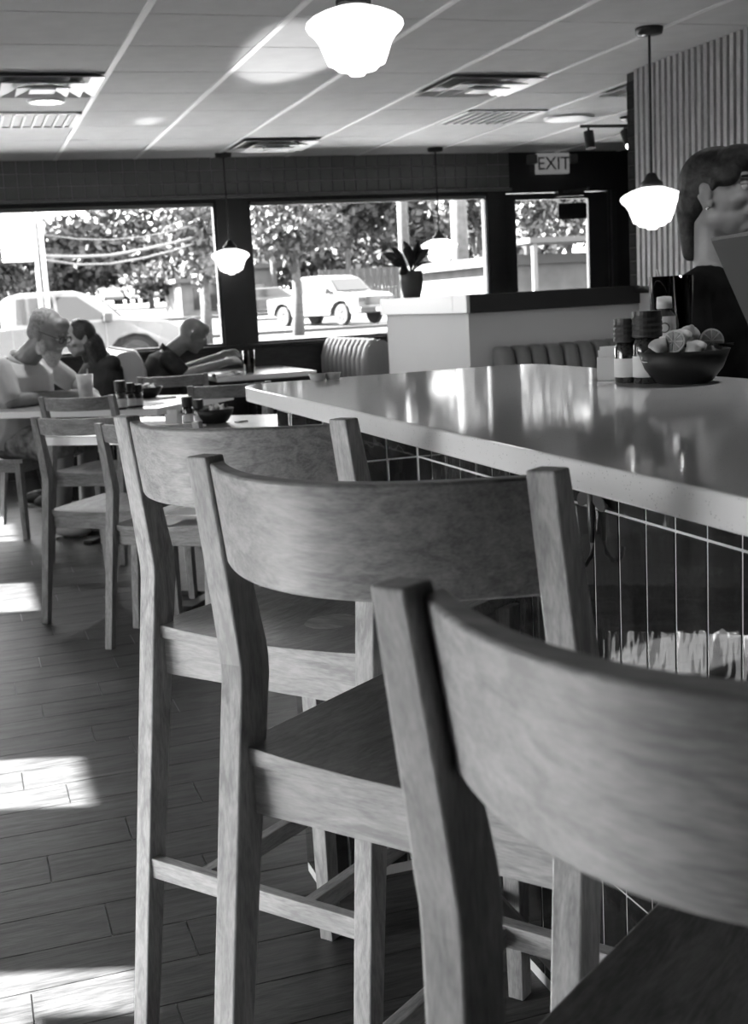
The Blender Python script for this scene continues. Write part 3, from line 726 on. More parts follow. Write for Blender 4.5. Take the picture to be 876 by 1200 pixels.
lemon_half(*fr(-.002, .0, .085), .026, (sd*.5-cd*.2+Vector((0, 0, -.6))), 'lemon half lying behind the upright cut one', FG)
lemon_half(*fr(.030, .03, .062), .026, (sd*.7+cd*-.2+Vector((0, 0, -.75))), 'lemon wedge with smooth peel toward the camera at the bowl middle', FG)
lemon_half(*fr(.012, -.04, .088), .027, (-sd*.2-cd*.4+Vector((0, 0, -.8))), 'lemon half at the back of the heap', FG)
lemon_half(*fr(.062, -.005, .082), .028, (cd*.85+sd*.2+Vector((0, 0, .2))), 'dark lime half on the right of the heap', FG, 'lime')
lemon_half(*fr(-.07, .03, .050), .024, (-cd*.1+Vector((0, 0, -1))), 'dark lime piece low at the left rim of the bowl', FG, 'lime')
lemon_half(*fr(.0, .0, .040), .03, (Vector((.1, 0, -1))), 'lemon piece buried under the heap', FG)
lemon_half(*fr(.06, .02, .045), .026, (Vector((.1, .2, -1))), 'lime piece under the dark lime half', FG, 'lime')
boxo('stem', (-.0, -.002, 0), (.03, .002, .004), 'bark', bw).location = (sd.x*.062, sd.y*.062, .064)

def shaker(x, y, z, s, label, grp, white=True):
    t = thing('seasoning_bottle', label, 'bottle', (x, y, z), 0, grp); t.scale = (s, s, s)
    obj('body', MB().lathe([(.0006, 0), (.024, 0), (.026, .004), (.026, .07), (.021, .082), (.0006, .082)], 24), 'pepper', t, smooth=True)
    obj('cap', MB().lathe([(.022, .082), (.027, .084)]+[(.0275-(.0012 if k % 2 else 0), .088+k*.005) for k in range(8)]+[(.026, .130), (.0006, .131)], 24, cap=True), 'plastic', t)
    if white: obj('label', MB().lathe([(.0266, .012), (.0266, .050)], 24), 'paper', t, smooth=True).scale = (1, 1, 1)
    return t
M['pepper'] = plain('glass_with_pepper', .05, .12, noise=.04, scale=120, coat=1)
g1 = 'seasoning bottles on the bar'
p_ = atZ(735, 448, BZ); shaker(p_.x, p_.y, BZ, .92, 'slim seasoning bottle with black ribbed cap beside the sweetener caddy', g1)
p_ = atZ(757, 449, BZ); shaker(p_.x+.003, p_.y, BZ, 1.02, 'wider seasoning bottle with black ribbed cap touching the lemon bowl', g1)
def caddy(x, y, z, rz, s, label, grp=None):
    t = thing('sweetener_caddy', label, 'caddy', (x, y, z), rz, grp); t.scale = (s, s, s)
    obj('holder', MB().box((-.033, -.028, 0), (.033, .028, .003)).box((-.033, -.028, 0), (.033, -.025, .052)).box((-.033, .025, 0), (.033, .028, .052)).box((-.033, -.028, 0), (-.031, .028, .045)).box((.031, -.028, 0), (.033, .028, .045)), 'whitegloss', t, bevel=.001)
    for k in range(9):
        a = -.026+k*.0065; o = boxo('packet', (-.024, -.0008, .004), (.026, .0012, .068+R.uniform(-.004, .006)), 'paper', t); o.location = (R.uniform(-.003, .003), a*.85, 0); o.rotation_euler = (R.uniform(-.07, .07), R.uniform(-.08, .08), R.uniform(-.08, .08))
    return t
p_ = atZ(719, 445, BZ); caddy(p_.x, p_.y, BZ, math.radians(-35), .90, 'white caddy stuffed with sweetener packets on the bar, leftmost item')
# squeeze bottle with keystone label, standing behind the shakers
p_ = atZ(779, 440, BZ); kx, ky = p_.x, p_.y
t = thing('sauce_bottle', 'sauce bottle with pale shield label standing behind the seasoning bottles', 'bottle', (kx, ky, BZ)); t.scale = (.85, .85, .85)
M['sauce'] = plain('dark_sauce', .06, .15, coat=1)
obj('body', MB().lathe([(.0006, 0), (.030, 0), (.032, .006), (.032, .125), (.027, .14), (.016, .15), (.014, .16), (.0006, .16)], 28), 'sauce', t, smooth=True)
lab = MB(); r1 = []; 
for i in range(9):
    a = math.radians(-50+100*i/8); dx, dy = math.cos(a), math.sin(a); top_ = .145-.0 if 0 else .138
    r1.append([(.0326*dx, .0326*dy, .085), (.0334*dx, .0334*dy, .085), (.0334*dx, .0334*dy, top_), (.0326*dx, .0326*dy, top_)])
o = obj('label', lab.loft(r1), 'paper', t); o.rotation_euler = (0, 0, math.atan2(-ky, -kx)); 
lb = MB(); lb.lathe([(.009, 0), (.012, 0), (.012, .001), (.009, .001)], 20, cap=False)
o2 = obj('emblem', lb, 'trim', t); o2.rotation_euler = (0, H, math.atan2(-ky, -kx)); dd_ = Vector((-kx, -ky, 0)).normalized()*.0335; o2.location = (dd_.x, dd_.y, .112)
obj('cap', MB().lathe([(.015, .155), (.018, .156), (.017, .182), (.0006, .184)], 24), 'whitegloss', t, smooth=True)
# dark drink in a mug-like glass behind
t = thing('drinking_glass', 'wide clear glass of dark drink behind the sauce bottle, before the woman', 'glass', (*atZ(787, 435.5, BZ).to_2d(), BZ))
obj('glass', MB().lathe([(.0006, 0), (.036, 0), (.038, .01), (.045, .195), (.043, .195), (.036, .012), (.0006, .012)], 32), 'tumbler', t, smooth=True)
M['cola'] = plain('dark_drink', .015, .08, coat=1)
obj('drink', MB().lathe([(.0006, .013), (.0355, .013), (.0395, .115), (.0006, .115)], 32), 'cola', t, smooth=True)
obj('straw', MB().tube([(.01, 0, .02), (-.025, .01, .21)], .003), 'paper', t)
# two small glasses at the far end of the bar
for k, (px, lab_) in enumerate(((360, 'small clear glass at the far rim of the bar, left one'), (386, 'small clear glass at the far rim of the bar, right one'))):
    p_ = atZ(px, 444, BZ); t = thing('drinking_glass', lab_, 'glass', (p_.x, 2.79, BZ), 0, 'small glasses at the far end of the bar')
    obj('glass', MB().lathe([(.0006, 0), (.015, 0), (.020, .016), (.018, .016), (.013, .003), (.0006, .003)], 24), 'frost', t, smooth=True)

# --- tables' sets
TZ = .76
def tub(x, y, rx, label, grp):
    t = thing('bowl', label, 'bowl', (x, y, TZ), 0, 'dark bowls on the dining tables')
    obj('vessel', bowl_mesh(rx, .062), 'bowl', t, smooth=True)
    g = grp
    for k in range(13):
        a = k*2.4; r_ = rx*.62*math.sqrt((k+.5)/13)*1.15
        c = thing('creamer_cup', 'small white creamer cup heaped in '+g, 'creamer', (x+r_*math.cos(a), y+r_*math.sin(a), TZ+.046+.012*((k*7) % 3)/2), 0, 'creamer cups in '+g)
        c.rotation_euler = (R.uniform(-.5, .5), R.uniform(-.5, .5), 0)
        obj('cup', MB().lathe([(.0006, 0), (.010, 0), (.014, .018), (.0006, .018)], 12), 'whitegloss' if k % 4 else 'plastic', c)
        obj('lid', MB().lathe([(.0006, .018), (.017, .018), (.017, .0195), (.0006, .0195)], 12), 'paper' if k % 4 else 'trim', c)
    return t
tub(1.02, 5.27, .085, 'dark bowl of creamer cups on the nearer table, beside two small bottles', 'the bowl on the nearer table')
tub(1.00, 7.20, .10, 'dark bowl of creamer cups on the farther table, beside the cutlery mat', 'the bowl on the farther table')
g2 = 'small bottles on the dining tables'
for (px, py, s_, lb_) in ((221, 497, 1.0, 'dark capped small bottle next to the sweetener packets, nearer table'), (234, 497, .9, 'small bottle touching the bowl on the nearer table'),
                     (143, 480, 1.25, 'bottle at the cup side of the farther table'), (154, 478, 1.1, 'middle small bottle on the farther table'), (163, 477, 1.0, 'rightmost small bottle on the farther table, by the bowl')):
    p_ = atZ(px, py, TZ); shaker(p_.x, p_.y, TZ, s_*.92, lb_, g2)
p_ = atZ(204, 497, TZ); caddy(p_.x, p_.y, TZ, -.6, .9, 'white caddy of sweetener packets on the nearer dining table')
def sheet(name, label, cat, c, w, d_, rz, m, th=.003, z=TZ):
    t = boxo(name, (-w/2, -d_/2, 0), (w/2, d_/2, th), m, bevel=0); t.location = (c[0], c[1], z); t.rotation_euler = (0, 0, rz); return tag(t, label, cat)
p_ = atZ(180, 492, TZ); sheet('menu', 'white folded paper menu on the nearer table left of the caddy', 'menu', (.80, 5.50), .2, .13, -.65, 'paper')
p_ = atZ(192, 480, TZ); sheet('placemat', 'dark placemat strip on the farther table under a napkin', 'placemat', (.86, 6.72), .34, .2, DA, 'menu')
sheet('napkin', 'white rolled napkin lying on the dark placemat', 'napkin', (.80, 6.73), .22, .05, DA+.1, 'paper', .012, TZ+.0035)
sheet('napkin', 'crumpled white napkin beside the far bowl, on its right', 'napkin', (1.09, 7.02), .09, .07, .3, 'paper', .01)
sheet('napkin', 'white napkin piece beside the far bowl, on its left', 'napkin', (.92, 7.12), .07, .07, 1.1, 'paper', .01)
sheet('paper_scrap', 'small white scrap right of the near bowl', 'scrap', (1.12, 5.20), .05, .03, .4, 'paper', .006)
sheet('paper_scrap', 'small white scrap left of the near bowl', 'scrap', (.95, 5.19), .04, .03, 1.4, 'paper', .006)
sheet('menu', 'white sheet standing in for sunlight on the half hidden dining chair seat', 'menu', (.82, 4.72), .21, .17, -.65, 'paper', .004, .468)  # sunlit patch on the chair seat, laid as a white sheet
# frosty tall cup at the man's hand
t = thing('drinking_glass', 'tall pale drink cup on the farther table beside the man\'s hands', 'glass', (.64, 6.98, TZ))
M['frost'] = plain('frosted_cup', .5, .3, noise=.05, scale=30)
obj('cup', MB().lathe([(.0006, 0), (.034, 0), (.047, .17), (.044, .17), (.032, .006), (.0006, .006)], 28), 'frost', t, smooth=True)
obj('straw', MB().tube([(.0, 0, .02), (.02, .01, .2)], .003), 'paper', t)
t = thing('drinking_glass', 'tall glass of iced water on the bald man\'s table', 'glass', (2.03, 9.0, TZ))
obj('glass', MB().lathe([(.0006, 0), (.036, 0), (.046, .17), (.044, .17), (.034, .008), (.0006, .008)], 28), 'tumbler', t, smooth=True)
obj('iced_water', MB().lathe([(.0006, .009), (.0335, .009), (.040, .11), (.0006, .11)], 28), 'paper', t, smooth=True)
t = thing('plate', 'small plate of food in front of the bald man', 'plate', (1.86, 8.98, TZ))
obj('dish', MB().lathe([(.0006, 0), (.06, 0), (.11, .014), (.108, .017), (.06, .005), (.0006, .005)], 32), 'whitegloss', t, smooth=True)
mb = MB(); 
for k in range(7): mb.ell((.04*math.cos(k*1.7), .04*math.sin(k*2.3), .017), (.022, .017, .012), 10, 6)
obj('food', mb, 'lemon', t, smooth=True, kind='stuff')
sheet('napkin_dispenser', 'shiny napkin piece at the near edge of the booth table', 'napkin', (1.80, 8.88), .14, .08, .2, 'chrome', .02)

# ---- potted plant on the half wall
px_, py_ = 2.745, 7.38
t = thing('potted_plant', 'dark leafed houseplant in a rounded dark pot on the half wall', 'plant', (px_, py_, 1.25))
obj('pot', MB().lathe([(.0006, 0), (.052, 0), (.066, .05), (.074, .10), (.077, .145), (.070, .16), (.073, .165), (.066, .165), (.064, .14), (.0006, .14)], 32), 'pot', t, smooth=True)
obj('soil', MB().lathe([(.0006, .141), (.063, .141), (.063, .146), (.0006, .146)], 24), 'bark', t)
angs = [(-160, .16, .10), (-120, .10, .20), (-95, .06, .24), (-60, .08, .22), (-30, .12, .17), (5, .15, .09), (30, .10, .19), (150, .17, .16), (175, .18, .07), (100, .07, .23), (70, .10, .14), (-175, .14, .2), (-5, .16, .15), (-140, .14, .02)]
for a, L, zr in angs:
    a = math.radians(a); dv = Vector((math.cos(a), math.sin(a), 0)); side = Vector((-dv.y, dv.x, 0)); st = Vector((0, 0, .145)); en = st+dv*L+Vector((0, 0, zr-.02))
    ax_ = (en-st).normalized(); side = (side*math.cos(a*3)+ax_.cross(side)*math.sin(a*3)).normalized(); nn_ = ax_.cross(side)
    rings = []
    for k in range(7):
        f_ = k/6; c = st.lerp(en, f_)+Vector((0, 0, .03*math.sin(f_*3.14))); w_ = .004+.026*max(0, math.sin((f_-.25)/.75*math.pi)) if f_ > .25 else .004
        rings.append([c+side*w_, c+nn_*.002, c-side*w_, c-nn_*.002])
    obj('leaf', MB().loft(rings), 'leafdark', t, smooth=True)

# ================================================================== OUTSIDE
def gz(Y):
    P = [(9, -.32), (20, -.35), (48, .36), (80, 1.45), (115, 2.15), (400, 5.0)]
    for (a, za), (b, zb) in zip(P, P[1:]):
        if Y <= b: return za+(zb-za)*(Y-a)/(b-a)
    return P[-1][1]
mb = MB(); ys = [10.2, 14, 20, 27, 34, 41, 48, 56, 64, 72, 80, 97, 115, 200, 400]
for a, b in zip(ys, ys[1:]): mb.add([(-250, a, gz(a)), (300, a, gz(a)), (300, b, gz(b)), (-250, b, gz(b))], [(0, 1, 2, 3)])
mb.add([(-250, -60, -.36), (LEFT_X-.2, -60, -.36), (LEFT_X-.2, 10.2, gz(10.2)), (-250, 10.2, gz(10.2))], [(0, 1, 2, 3)])
mb.add([(6.4, -60, -.36), (300, -60, -.36), (300, 10.2, gz(10.2)), (6.4, 10.2, gz(10.2))], [(0, 1, 2, 3)])
obj('ground', mb, 'asphalt', kind='structure')
boxo('bounce_slab', (-14, -6, -.4), (LEFT_X-.16, 10.1, -.33), 'bounce_slab', kind='structure')  # unseen pale slabs added to bounce light up onto the ceiling
boxo('bounce_slab_front', (-14, 10.15, -.4), (20, 16, -.31), 'bounce_slab', kind='structure')
def strip(name, y0, y1, h_, m, x0=-60, x1=90):
    o = obj(name, MB().add([(x0, y0, gz(y0)-.02), (x1, y0, gz(y0)-.02), (x1, y1, gz(y1)-.02), (x0, y1, gz(y1)-.02), (x0, y0, gz(y0)+h_), (x1, y0, gz(y0)+h_), (x1, y1, gz(y1)+h_), (x0, y1, gz(y1)+h_)],
      [(3, 2, 1, 0), (4, 5, 6, 7), (0, 1, 5, 4), (1, 2, 6, 5), (2, 3, 7, 6), (3, 0, 4, 7)]), m, kind='structure'); return o
strip('kerb_near', 43, 43.3, .12, 'kerbdark', 3.0, 60)
strip('kerb_middle', 30, 30.4, .14, 'kerbdark')
strip('pavement_middle', 30.4, 33, .13, 'kerb')
strip('kerb_far', 60, 60.4, .15, 'kerbdark')

def pickup(name, label, x, y, hd, s=1.0, m='truck', group=None):
    """x forward"""
    t = thing(name, label, 'car', (x, y, gz(y)), hd, group); t.scale = (s, s, s)
    w = .95
    prof = [(-2.75, .62), (-2.78, 1.12), (-.95, 1.18), (-.85, 1.86), (-.55, 1.93), (.55, 1.93), (1.05, 1.78), (1.55, 1.28), (2.55, 1.18), (2.78, 1.05), (2.85, .60), (2.80, .42),
            (2.36, .42), (2.28, .70), (2.05, .90), (1.75, .94), (1.42, .84), (1.22, .62), (1.16, .40),
            (-1.22, .40), (-1.28, .62), (-1.45, .84), (-1.80, .94), (-2.10, .88), (-2.30, .68), (-2.38, .46), (-2.70, .46)]
    body = MB(); secs = []
    for yy, kk in ((-w, .955), (-w+.05, 1.0), (w-.05, 1.0), (w, .955)):
        ring = []
        for px, pz in prof:
            inn = 1.0 if pz < 1.22 else 1-.17*(pz-1.22)/.7
            ring.append((px*(.995 if kk < 1 else 1), yy*inn, pz))
        secs.append(ring)
    obj('body', body.loft(secs), m, t, bevel=.03)
    boxo('underbody', (-2.45, -.78, .42), (2.45, .78, .96), 'tyre', t)
    for s_ in (-1, 1):
        yo = lambda z: s_*(w*(1-.17*(z-1.22)/.7)+.004)
        for quad in ([(-.70, 1.26), (-.66, 1.80), (.10, 1.82), (.13, 1.26)], [(.20, 1.26), (.17, 1.82), (.62, 1.80), (1.28, 1.30)]):
            a = [(px, yo(pz), pz) for px, pz in quad]; b_ = [(px, yo(pz)-s_*.02, pz) for px, pz in quad]
            obj('window', MB().loft([a, b_]), 'carwin', t)
        boxo('mirror', (1.12, s_*1.0 if s_ > 0 else -1.22, 1.22), (1.30, 1.22 if s_ > 0 else s_*1.0, 1.42), 'plastic', t, bevel=.03)
        for dx in (.16, -.80, 1.18): boxo('door_seam', (dx-.008, min(s_*w*1.0, s_*w*1.004), .55), (dx+.008, max(s_*w*1.0, s_*w*1.004), 1.22), 'trim', t)
        for dx in (-.02, -.0+.95-.75): boxo('door_handle', (dx-.12 if dx < 0 else dx+.05, min(s_*w, s_*(w+.03)), 1.08), (dx+.0 if dx < 0 else dx+.17, max(s_*w, s_*(w+.03)), 1.11), 'carmetal', t)
        boxo('headlight', (2.60, min(s_*.62, s_*.93), .88), (2.83, max(s_*.62, s_*.93), 1.04), 'carmetal', t, bevel=.02)
        for wx in (1.78, -1.80):
            wh = obj('wheel', MB().lathe([(.19, -.12), (.36, -.12), (.40, -.08), (.40, .08), (.36, .12), (.19, .12)], 28, c=(wx, s_*.82, .40), ax=(0, 1, 0), cap=True), 'tyre', t, smooth=False)
            obj('rim', MB().lathe([(.0006, .06), (.06, .125), (.07, .08), (.20, .06), (.235, .13), (.20, .05)], 20, c=(wx, s_*.82, .40), ax=(0, s_, 0)), 'carmetal', wh)
            sp_ = MB()
            for q in range(6):
                a = q*math.pi/3; sp_.tube([(wx, s_*.94, .40), (wx+.21*math.cos(a), s_*.945, .40+.21*math.sin(a))], .022, 6)
            obj('spokes', sp_, 'carmetal', wh)
    obj('windshield', MB().loft([[(1.08, -.72, 1.76), (1.08, .72, 1.76), (1.55, .80, 1.31), (1.55, -.80, 1.31)], [(1.10, -.72, 1.78), (1.10, .72, 1.78), (1.57, .80, 1.33), (1.57, -.80, 1.33)]]), 'carwin', t)
    boxo('grille', (2.80, -.60, .74), (2.86, .60, 1.06), 'greycar', t, bevel=.02)
    for q in range(4): boxo('grille_bar', (2.85, -.58, .77+q*.07), (2.88, .58, .79+q*.07), 'carmetal', t)
    boxo('bumper', (2.72, -.93, .42), (2.95, .93, .66), 'plastic', t, bevel=.04)
    boxo('number_plate', (2.95, -.16, .48), (2.965, .16, .62), 'paper', t)
    return t
px1 = atY(122, 360, 28.5)
pickup('pickup_truck', 'white pickup seen side on through the first window, behind the seated men', px1.x-1.28, 28.5, 0, 1.0)
px0 = atY(385, 360, 47.5)
pickup('pickup_truck', 'white pickup farther off, seen front on through the second window behind a tree trunk', px0.x, 47.5, math.radians(-66), 1.0)
def sedan(label, x, y, hd, m, group=None):
    t = thing('car', label, 'car', (x, y, gz(y)), hd, group)
    prof = [(-2.2, .35), (-2.25, .85), (-1.75, .98), (-1.15, 1.42), (.35, 1.45), (1.05, .98), (2.0, .85), (2.25, .65), (2.22, .32)]
    obj('body', MB().loft([[(a, y_*(1-.15*max(0, b-.95)), b) for a, b in prof] for y_ in (-.88, .88)]), m, t, bevel=.08, seg=3)
    for s_ in (-1, 1):
        obj('window', MB().loft([[(a, s_*yy*(1-.15*max(0, b-.95)), b) for a, b in [(-1.35, 1.0), (-1.02, 1.36), (.28, 1.38), (.80, 1.0)]] for yy in (.885, .86)]), 'carwin', t)
        for wx in (1.35, -1.35): obj('wheel', MB().lathe([(.0006, -.1), (.32, -.1), (.32, .1), (.0006, .1)], 18, c=(wx, s_*.8, .32), ax=(0, 1, 0)), 'tyre', t)
    return t
p_ = atY(314, 345, 56); sedan('small grey car half hidden by the window frame at the left of the second window', p_.x, 56, .0, 'greycar')
CG = 'cars parked in a far row beyond the first window'
for k, (px, m_) in enumerate(((128, 'greycar'), (155, 'truck'), (182, 'greycar'), (209, 'truck'))):
    p_ = atY(px, 350, 112); sedan('far parked car in the row beyond the road, ' + ['leftmost', 'second from left', 'second from right', 'rightmost'][k], p_.x, 112, math.radians(-80 if k % 2 else -86), m_, CG)

def leaf_cloud(name, blobs, n, size, m, parent, seed):
    r = random.Random(seed); vs = []; fs = []
    tot = sum(b[3]*b[4]*b[5] for b in blobs)
    for b in blobs:
        for _ in range(int(n*b[3]*b[4]*b[5]/tot)):
            while 1:
                p = Vector((r.uniform(-1, 1), r.uniform(-1, 1), r.uniform(-1, 1)))
                if .35 < p.length < 1: break
            p = p*(.75+.25*r.random()/max(p.length, .3)*p.length)
            c = Vector((b[0]+p.x*b[3], b[1]+p.y*b[4], b[2]+p.z*b[5])); s_ = size*r.uniform(.6, 1.4)
            u = Vector((r.gauss(0, 1), r.gauss(0, 1), r.gauss(0, 1))).normalized(); v = u.cross(Vector((r.gauss(0, 1), r.gauss(0, 1), r.gauss(0, 1)))).normalized()
            k = len(vs); vs += [tuple(c+u*s_), tuple(c+v*s_*.6), tuple(c-u*s_), tuple(c-v*s_*.6)]; fs.append((k, k+1, k+2, k+3))
    me = bpy.data.meshes.new(name); me.from_pydata(vs, [], fs); me.update()
    return obj(name, me, m, parent, kind='stuff')
def tree(label, px, D, zc, rx, rz, n, size, m='leaf', group='trees beyond the car park', trunk=.18, nb=8, seed=1, thick_low=False):
    r = random.Random(seed*91+5); p_ = atY(px, 360, D); x = p_.x; g_ = gz(D)
    t = thing('tree', label, 'tree', (x, D, g_), 0, group)
    blobs = [(0, 0, zc-g_, rx*.62, rx*.55, rz*.7)]
    for k in range(nb):
        a = k*2.4; e = r.uniform(-.6, .8); blobs.append((math.cos(a)*rx*.62, math.sin(a)*rx*.5, zc-g_+e*rz*.6, rx*r.uniform(.33, .5), rx*.4, rz*r.uniform(.28, .42)))
    leaf_cloud('foliage', blobs, int(n*1.7), size*.85, m, t, seed)
    tk = MB().tube([(0, 0, -.1), (.05, 0, (zc-g_)*.4), (0, .0, zc-g_)], [trunk, trunk*.8, trunk*.35], 10)
    for k in range(4):
        a = k*1.7+seed; tk.tube([(0, 0, (zc-g_)*.55), (math.cos(a)*rx*.4, math.sin(a)*rx*.4, zc-g_+rz*.2)], [trunk*.5, trunk*.15], 6)
    obj('trunk', tk, 'bark', t, smooth=True); return t
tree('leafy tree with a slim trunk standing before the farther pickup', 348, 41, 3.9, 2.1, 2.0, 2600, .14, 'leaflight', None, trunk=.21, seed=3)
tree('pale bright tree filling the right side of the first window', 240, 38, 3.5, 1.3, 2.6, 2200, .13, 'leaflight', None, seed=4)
tree('dark tree at the left edge of the picture behind the near pickup', -8, 40, 2.6, 1.2, 1.3, 1500, .13, 'leaf', None, seed=5)
tree('broad dark tree with high crown left of the centre of the first window', 110, 84, 5.2, 5.5, 3.4, 2600, .34, 'leaf', None, seed=6)
tree('tall dark tree with the highest crown in the first window', 178, 82, 5.8, 4.4, 4.2, 2800, .32, 'leaf', None, seed=7)
tree('low far tree at the left of the first window, behind the sign post', 45, 86, 4.3, 4.6, 2.8, 2000, .34, 'leaf', None, seed=8)
tree('dark tree whose crown fills the upper left of the second window', 322, 62, 6.6, 3.6, 3.2, 2600, .26, 'leaf', None, seed=9)
tree('dark tree crown behind the middle of the second window, above the fence', 410, 60, 6.2, 3.5, 3.2, 2600, .26, 'leaf', None, seed=10)
tree('dark tree between the two utility poles', 500, 58, 5.6, 3.3, 3.6, 2600, .24, 'leaf', None, seed=11)
tree('tree with a bare forked trunk right of the thick utility pole', 562, 40, 4.4, 1.6, 2.3, 1800, .14, 'leaf', None, trunk=.22, seed=12)
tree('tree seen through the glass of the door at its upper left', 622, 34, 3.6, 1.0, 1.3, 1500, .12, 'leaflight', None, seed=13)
tree('tall tree seen through the upper part of the door glass', 668, 46, 4.6, 2.6, 2.6, 2600, .16, 'leaf', None, seed=16)
tree('dark hedge-like tree low behind the first window tree', 205, 66, 3.0, 3.0, 1.5, 1500, .2, 'leaf', None, seed=14)
tree('rounded bush-like tree far right of the second window', 470, 72, 4.2, 4.2, 3.0, 1800, .26, 'leaf', None, seed=15)

# board fence beyond the second window
a_, b_ = atY(375, 350, 57), atY(480, 345, 57)
t = thing('board_fence', 'grey board fence across the street, behind the potted plant', 'fence', (a_.x, 57, gz(57)))
L = b_.x-a_.x; n = 26
fb_ = MB().box((0, 0, 0), (L/n-.02, .04, 2.1)).mesh('board')
for k in range(n): o = obj('board', fb_, 'fence', t); o.location = (k*L/n, (k % 2)*.01, 0)
boxo('rail', (0, .042, 1.6), (L, .09, 1.7), 'fence', t)
# far low buildings
def building(label, x0, x1, y, z1, dep, m, wins, loc_label=None):
    t = thing('building', label, 'building', (x0, y, gz(y)))
    boxo('walls', (0, 0, -.3), (x1-x0, dep, z1), m, t); boxo('roof', (-.3, -.3, z1), (x1-x0+.3, dep+.3, z1+.22), 'kerbdark', t)
    for a, b, c, d_ in wins: boxo('window', (a, -.03, b), (c, .02, d_), 'carwin', t)
    return t
a_, b_ = atY(212, 345, 62), atY(262, 345, 62)
building('low pale building with a flat roof behind the right edge of the first window', a_.x, b_.x, 62, 1.75, 5, 'housewhite', [(.6, .4, 1.0, 1.5), (1.4, .3, 1.9, 1.6)])
a_, b_ = atY(297, 330, 60), atY(335, 330, 60)
building('pale low building behind the grey car', a_.x, b_.x, 62.5, 2.3, 5, 'housewhite', [(.5, .9, 1.2, 1.5)])
a_, b_ = atY(600, 320, 26), atY(720, 320, 26)
building('white house front with dark windows seen through the door glass', a_.x, b_.x+3, 27, 2.05, 5, 'housewhite', [(.4, .2, .95, 1.2), (1.9, .3, 2.6, 1.2), (3.0, .2, 3.3, 1.3)])
a_ = atY(640, 300, 26)
t = thing('canopy', 'flat canopy on two posts in front of the white house beyond the door', 'canopy', (a_.x-.8, 25.2, gz(25)))
boxo('roof', (0, 0, 2.30-gz(25)), (3.8, 1.4, 2.42-gz(25)), 'kerbdark', t)
for x_ in (.1, 3.6): boxo('post', (x_, .05, -.05), (x_+.1, .15, 2.3-gz(25)), 'kerb', t)
# utility poles and wires
def pole(label, px, D, r, ztop, lean=0, m='polewood'):
    p_ = atY(px, 345, D); t = thing('utility_pole', label, 'pole', (p_.x, D, gz(D)))
    obj('shaft', MB().tube([(0, 0, -.1), (lean, 0, ztop)], [r, r*.8], 14), m, t, smooth=True)
    return t
pole('thick pale utility pole right of the middle pendant, in the second window', 541, 30, .235, 9)
pl = pole('slimmer pale utility pole above the potted plant', 476, 44, .22, 10)
p_ = atY(47, 345, 24.5)
t = thing('sign_post', 'tall double metal post with a white sign panel, outside the first window', 'sign', (p_.x, 24.5, gz(24.5)))
M['postgrey'] = plain('painted_post', .30, .5)
obj('post', MB().tube([(0, 0, 0), (0, 0, 6)], .045, 10), 'postgrey', t, smooth=True); obj('post', MB().tube([(.12, 0, 0), (.12, 0, 6)], .045, 10), 'whitegloss', t, smooth=True)
boxo('panel', (-.62, -.05, 2.55), (-.06, .05, 4.4), 'whitegloss', t, bevel=.01)
for pts2, r_, lb in (([(50, 300), (90, 301), (130, 299), (170, 292), (205, 284), (236, 276)], .04, 'thick pale overhead cable crossing the first window'),
    ([(50, 304), (90, 310), (130, 309), (170, 302), (205, 293), (236, 283)], .028, 'lower pale overhead cable crossing the first window'),
    ([(50, 275), (90, 280), (130, 281), (170, 277), (205, 270), (236, 261)], .014, 'thin highest overhead cable crossing the first window')):
    pts = [atY(a, b, 24.6+13.4*k/5) for k, (a, b) in enumerate(pts2)]
    obj('overhead_cable', MB().tube(pts, r_, 6), 'cable', smooth=True, label=lb, cat='cable')
pole('dark utility pole hidden in the pale bright tree of the first window', 238, 38.3, .12, 6, 0, 'bark')
for k, (px, D, rx) in enumerate(((20, 92, 7), (100, 95, 8), (190, 93, 8), (300, 70, 6), (395, 72, 6), (500, 74, 7), (575, 66, 5))):
    tree('low leafy hedge tree close to the ground, ' + ['left end of the first window', 'under the broad dark tree', 'under the tallest tree of the first window', 'left end of the second window', 'behind the farther pickup', 'behind the slimmer utility pole', 'right end of the second window'][k], px, D+(36 if k < 3 else 0), gz(D+(36 if k < 3 else 0))+2.2, rx*(1.3 if k < 3 else 1), 2.3, 1500, .3, 'leaf', None, seed=30+k, nb=9)

# ================================================================== PEOPLE
def fuse(name, mb, voxel, m, parent, smooth_it=4, label=None, sub=0):
    me = mb.mesh(name); b = bmesh.new(); b.from_mesh(me); bmesh.ops.recalc_face_normals(b, faces=b.faces); b.to_mesh(me); b.free()
    o = bpy.data.objects.new(name, me); COL.objects.link(o)
    md = o.modifiers.new('r', 'REMESH'); md.mode = 'VOXEL'; md.voxel_size = voxel
    md2 = o.modifiers.new('s', 'SMOOTH'); md2.factor = .5; md2.iterations = smooth_it
    dg = bpy.context.evaluated_depsgraph_get(); ev = o.evaluated_get(dg); nm = bpy.data.meshes.new_from_object(ev)
    bpy.data.objects.remove(o); nm.name = name
    for p in nm.polygons: p.use_smooth = True
    nm.materials.clear()
    return obj(name, nm, m, parent, label=label)
class Fr:
    """local frame: x = person's right->left? here X = facing, Y = person's left, Z = up"""
    def __init__(s, o, f, up): s.o = Vector(o); s.z = Vector(up).normalized(); f = Vector(f); s.x = (f-s.z*f.dot(s.z)).normalized(); s.y = s.z.cross(s.x)
    def __call__(s, x, y, z): return s.o+s.x*x+s.y*y+s.z*z
    def rot(s): return Matrix((s.x, s.y, s.z)).transposed()
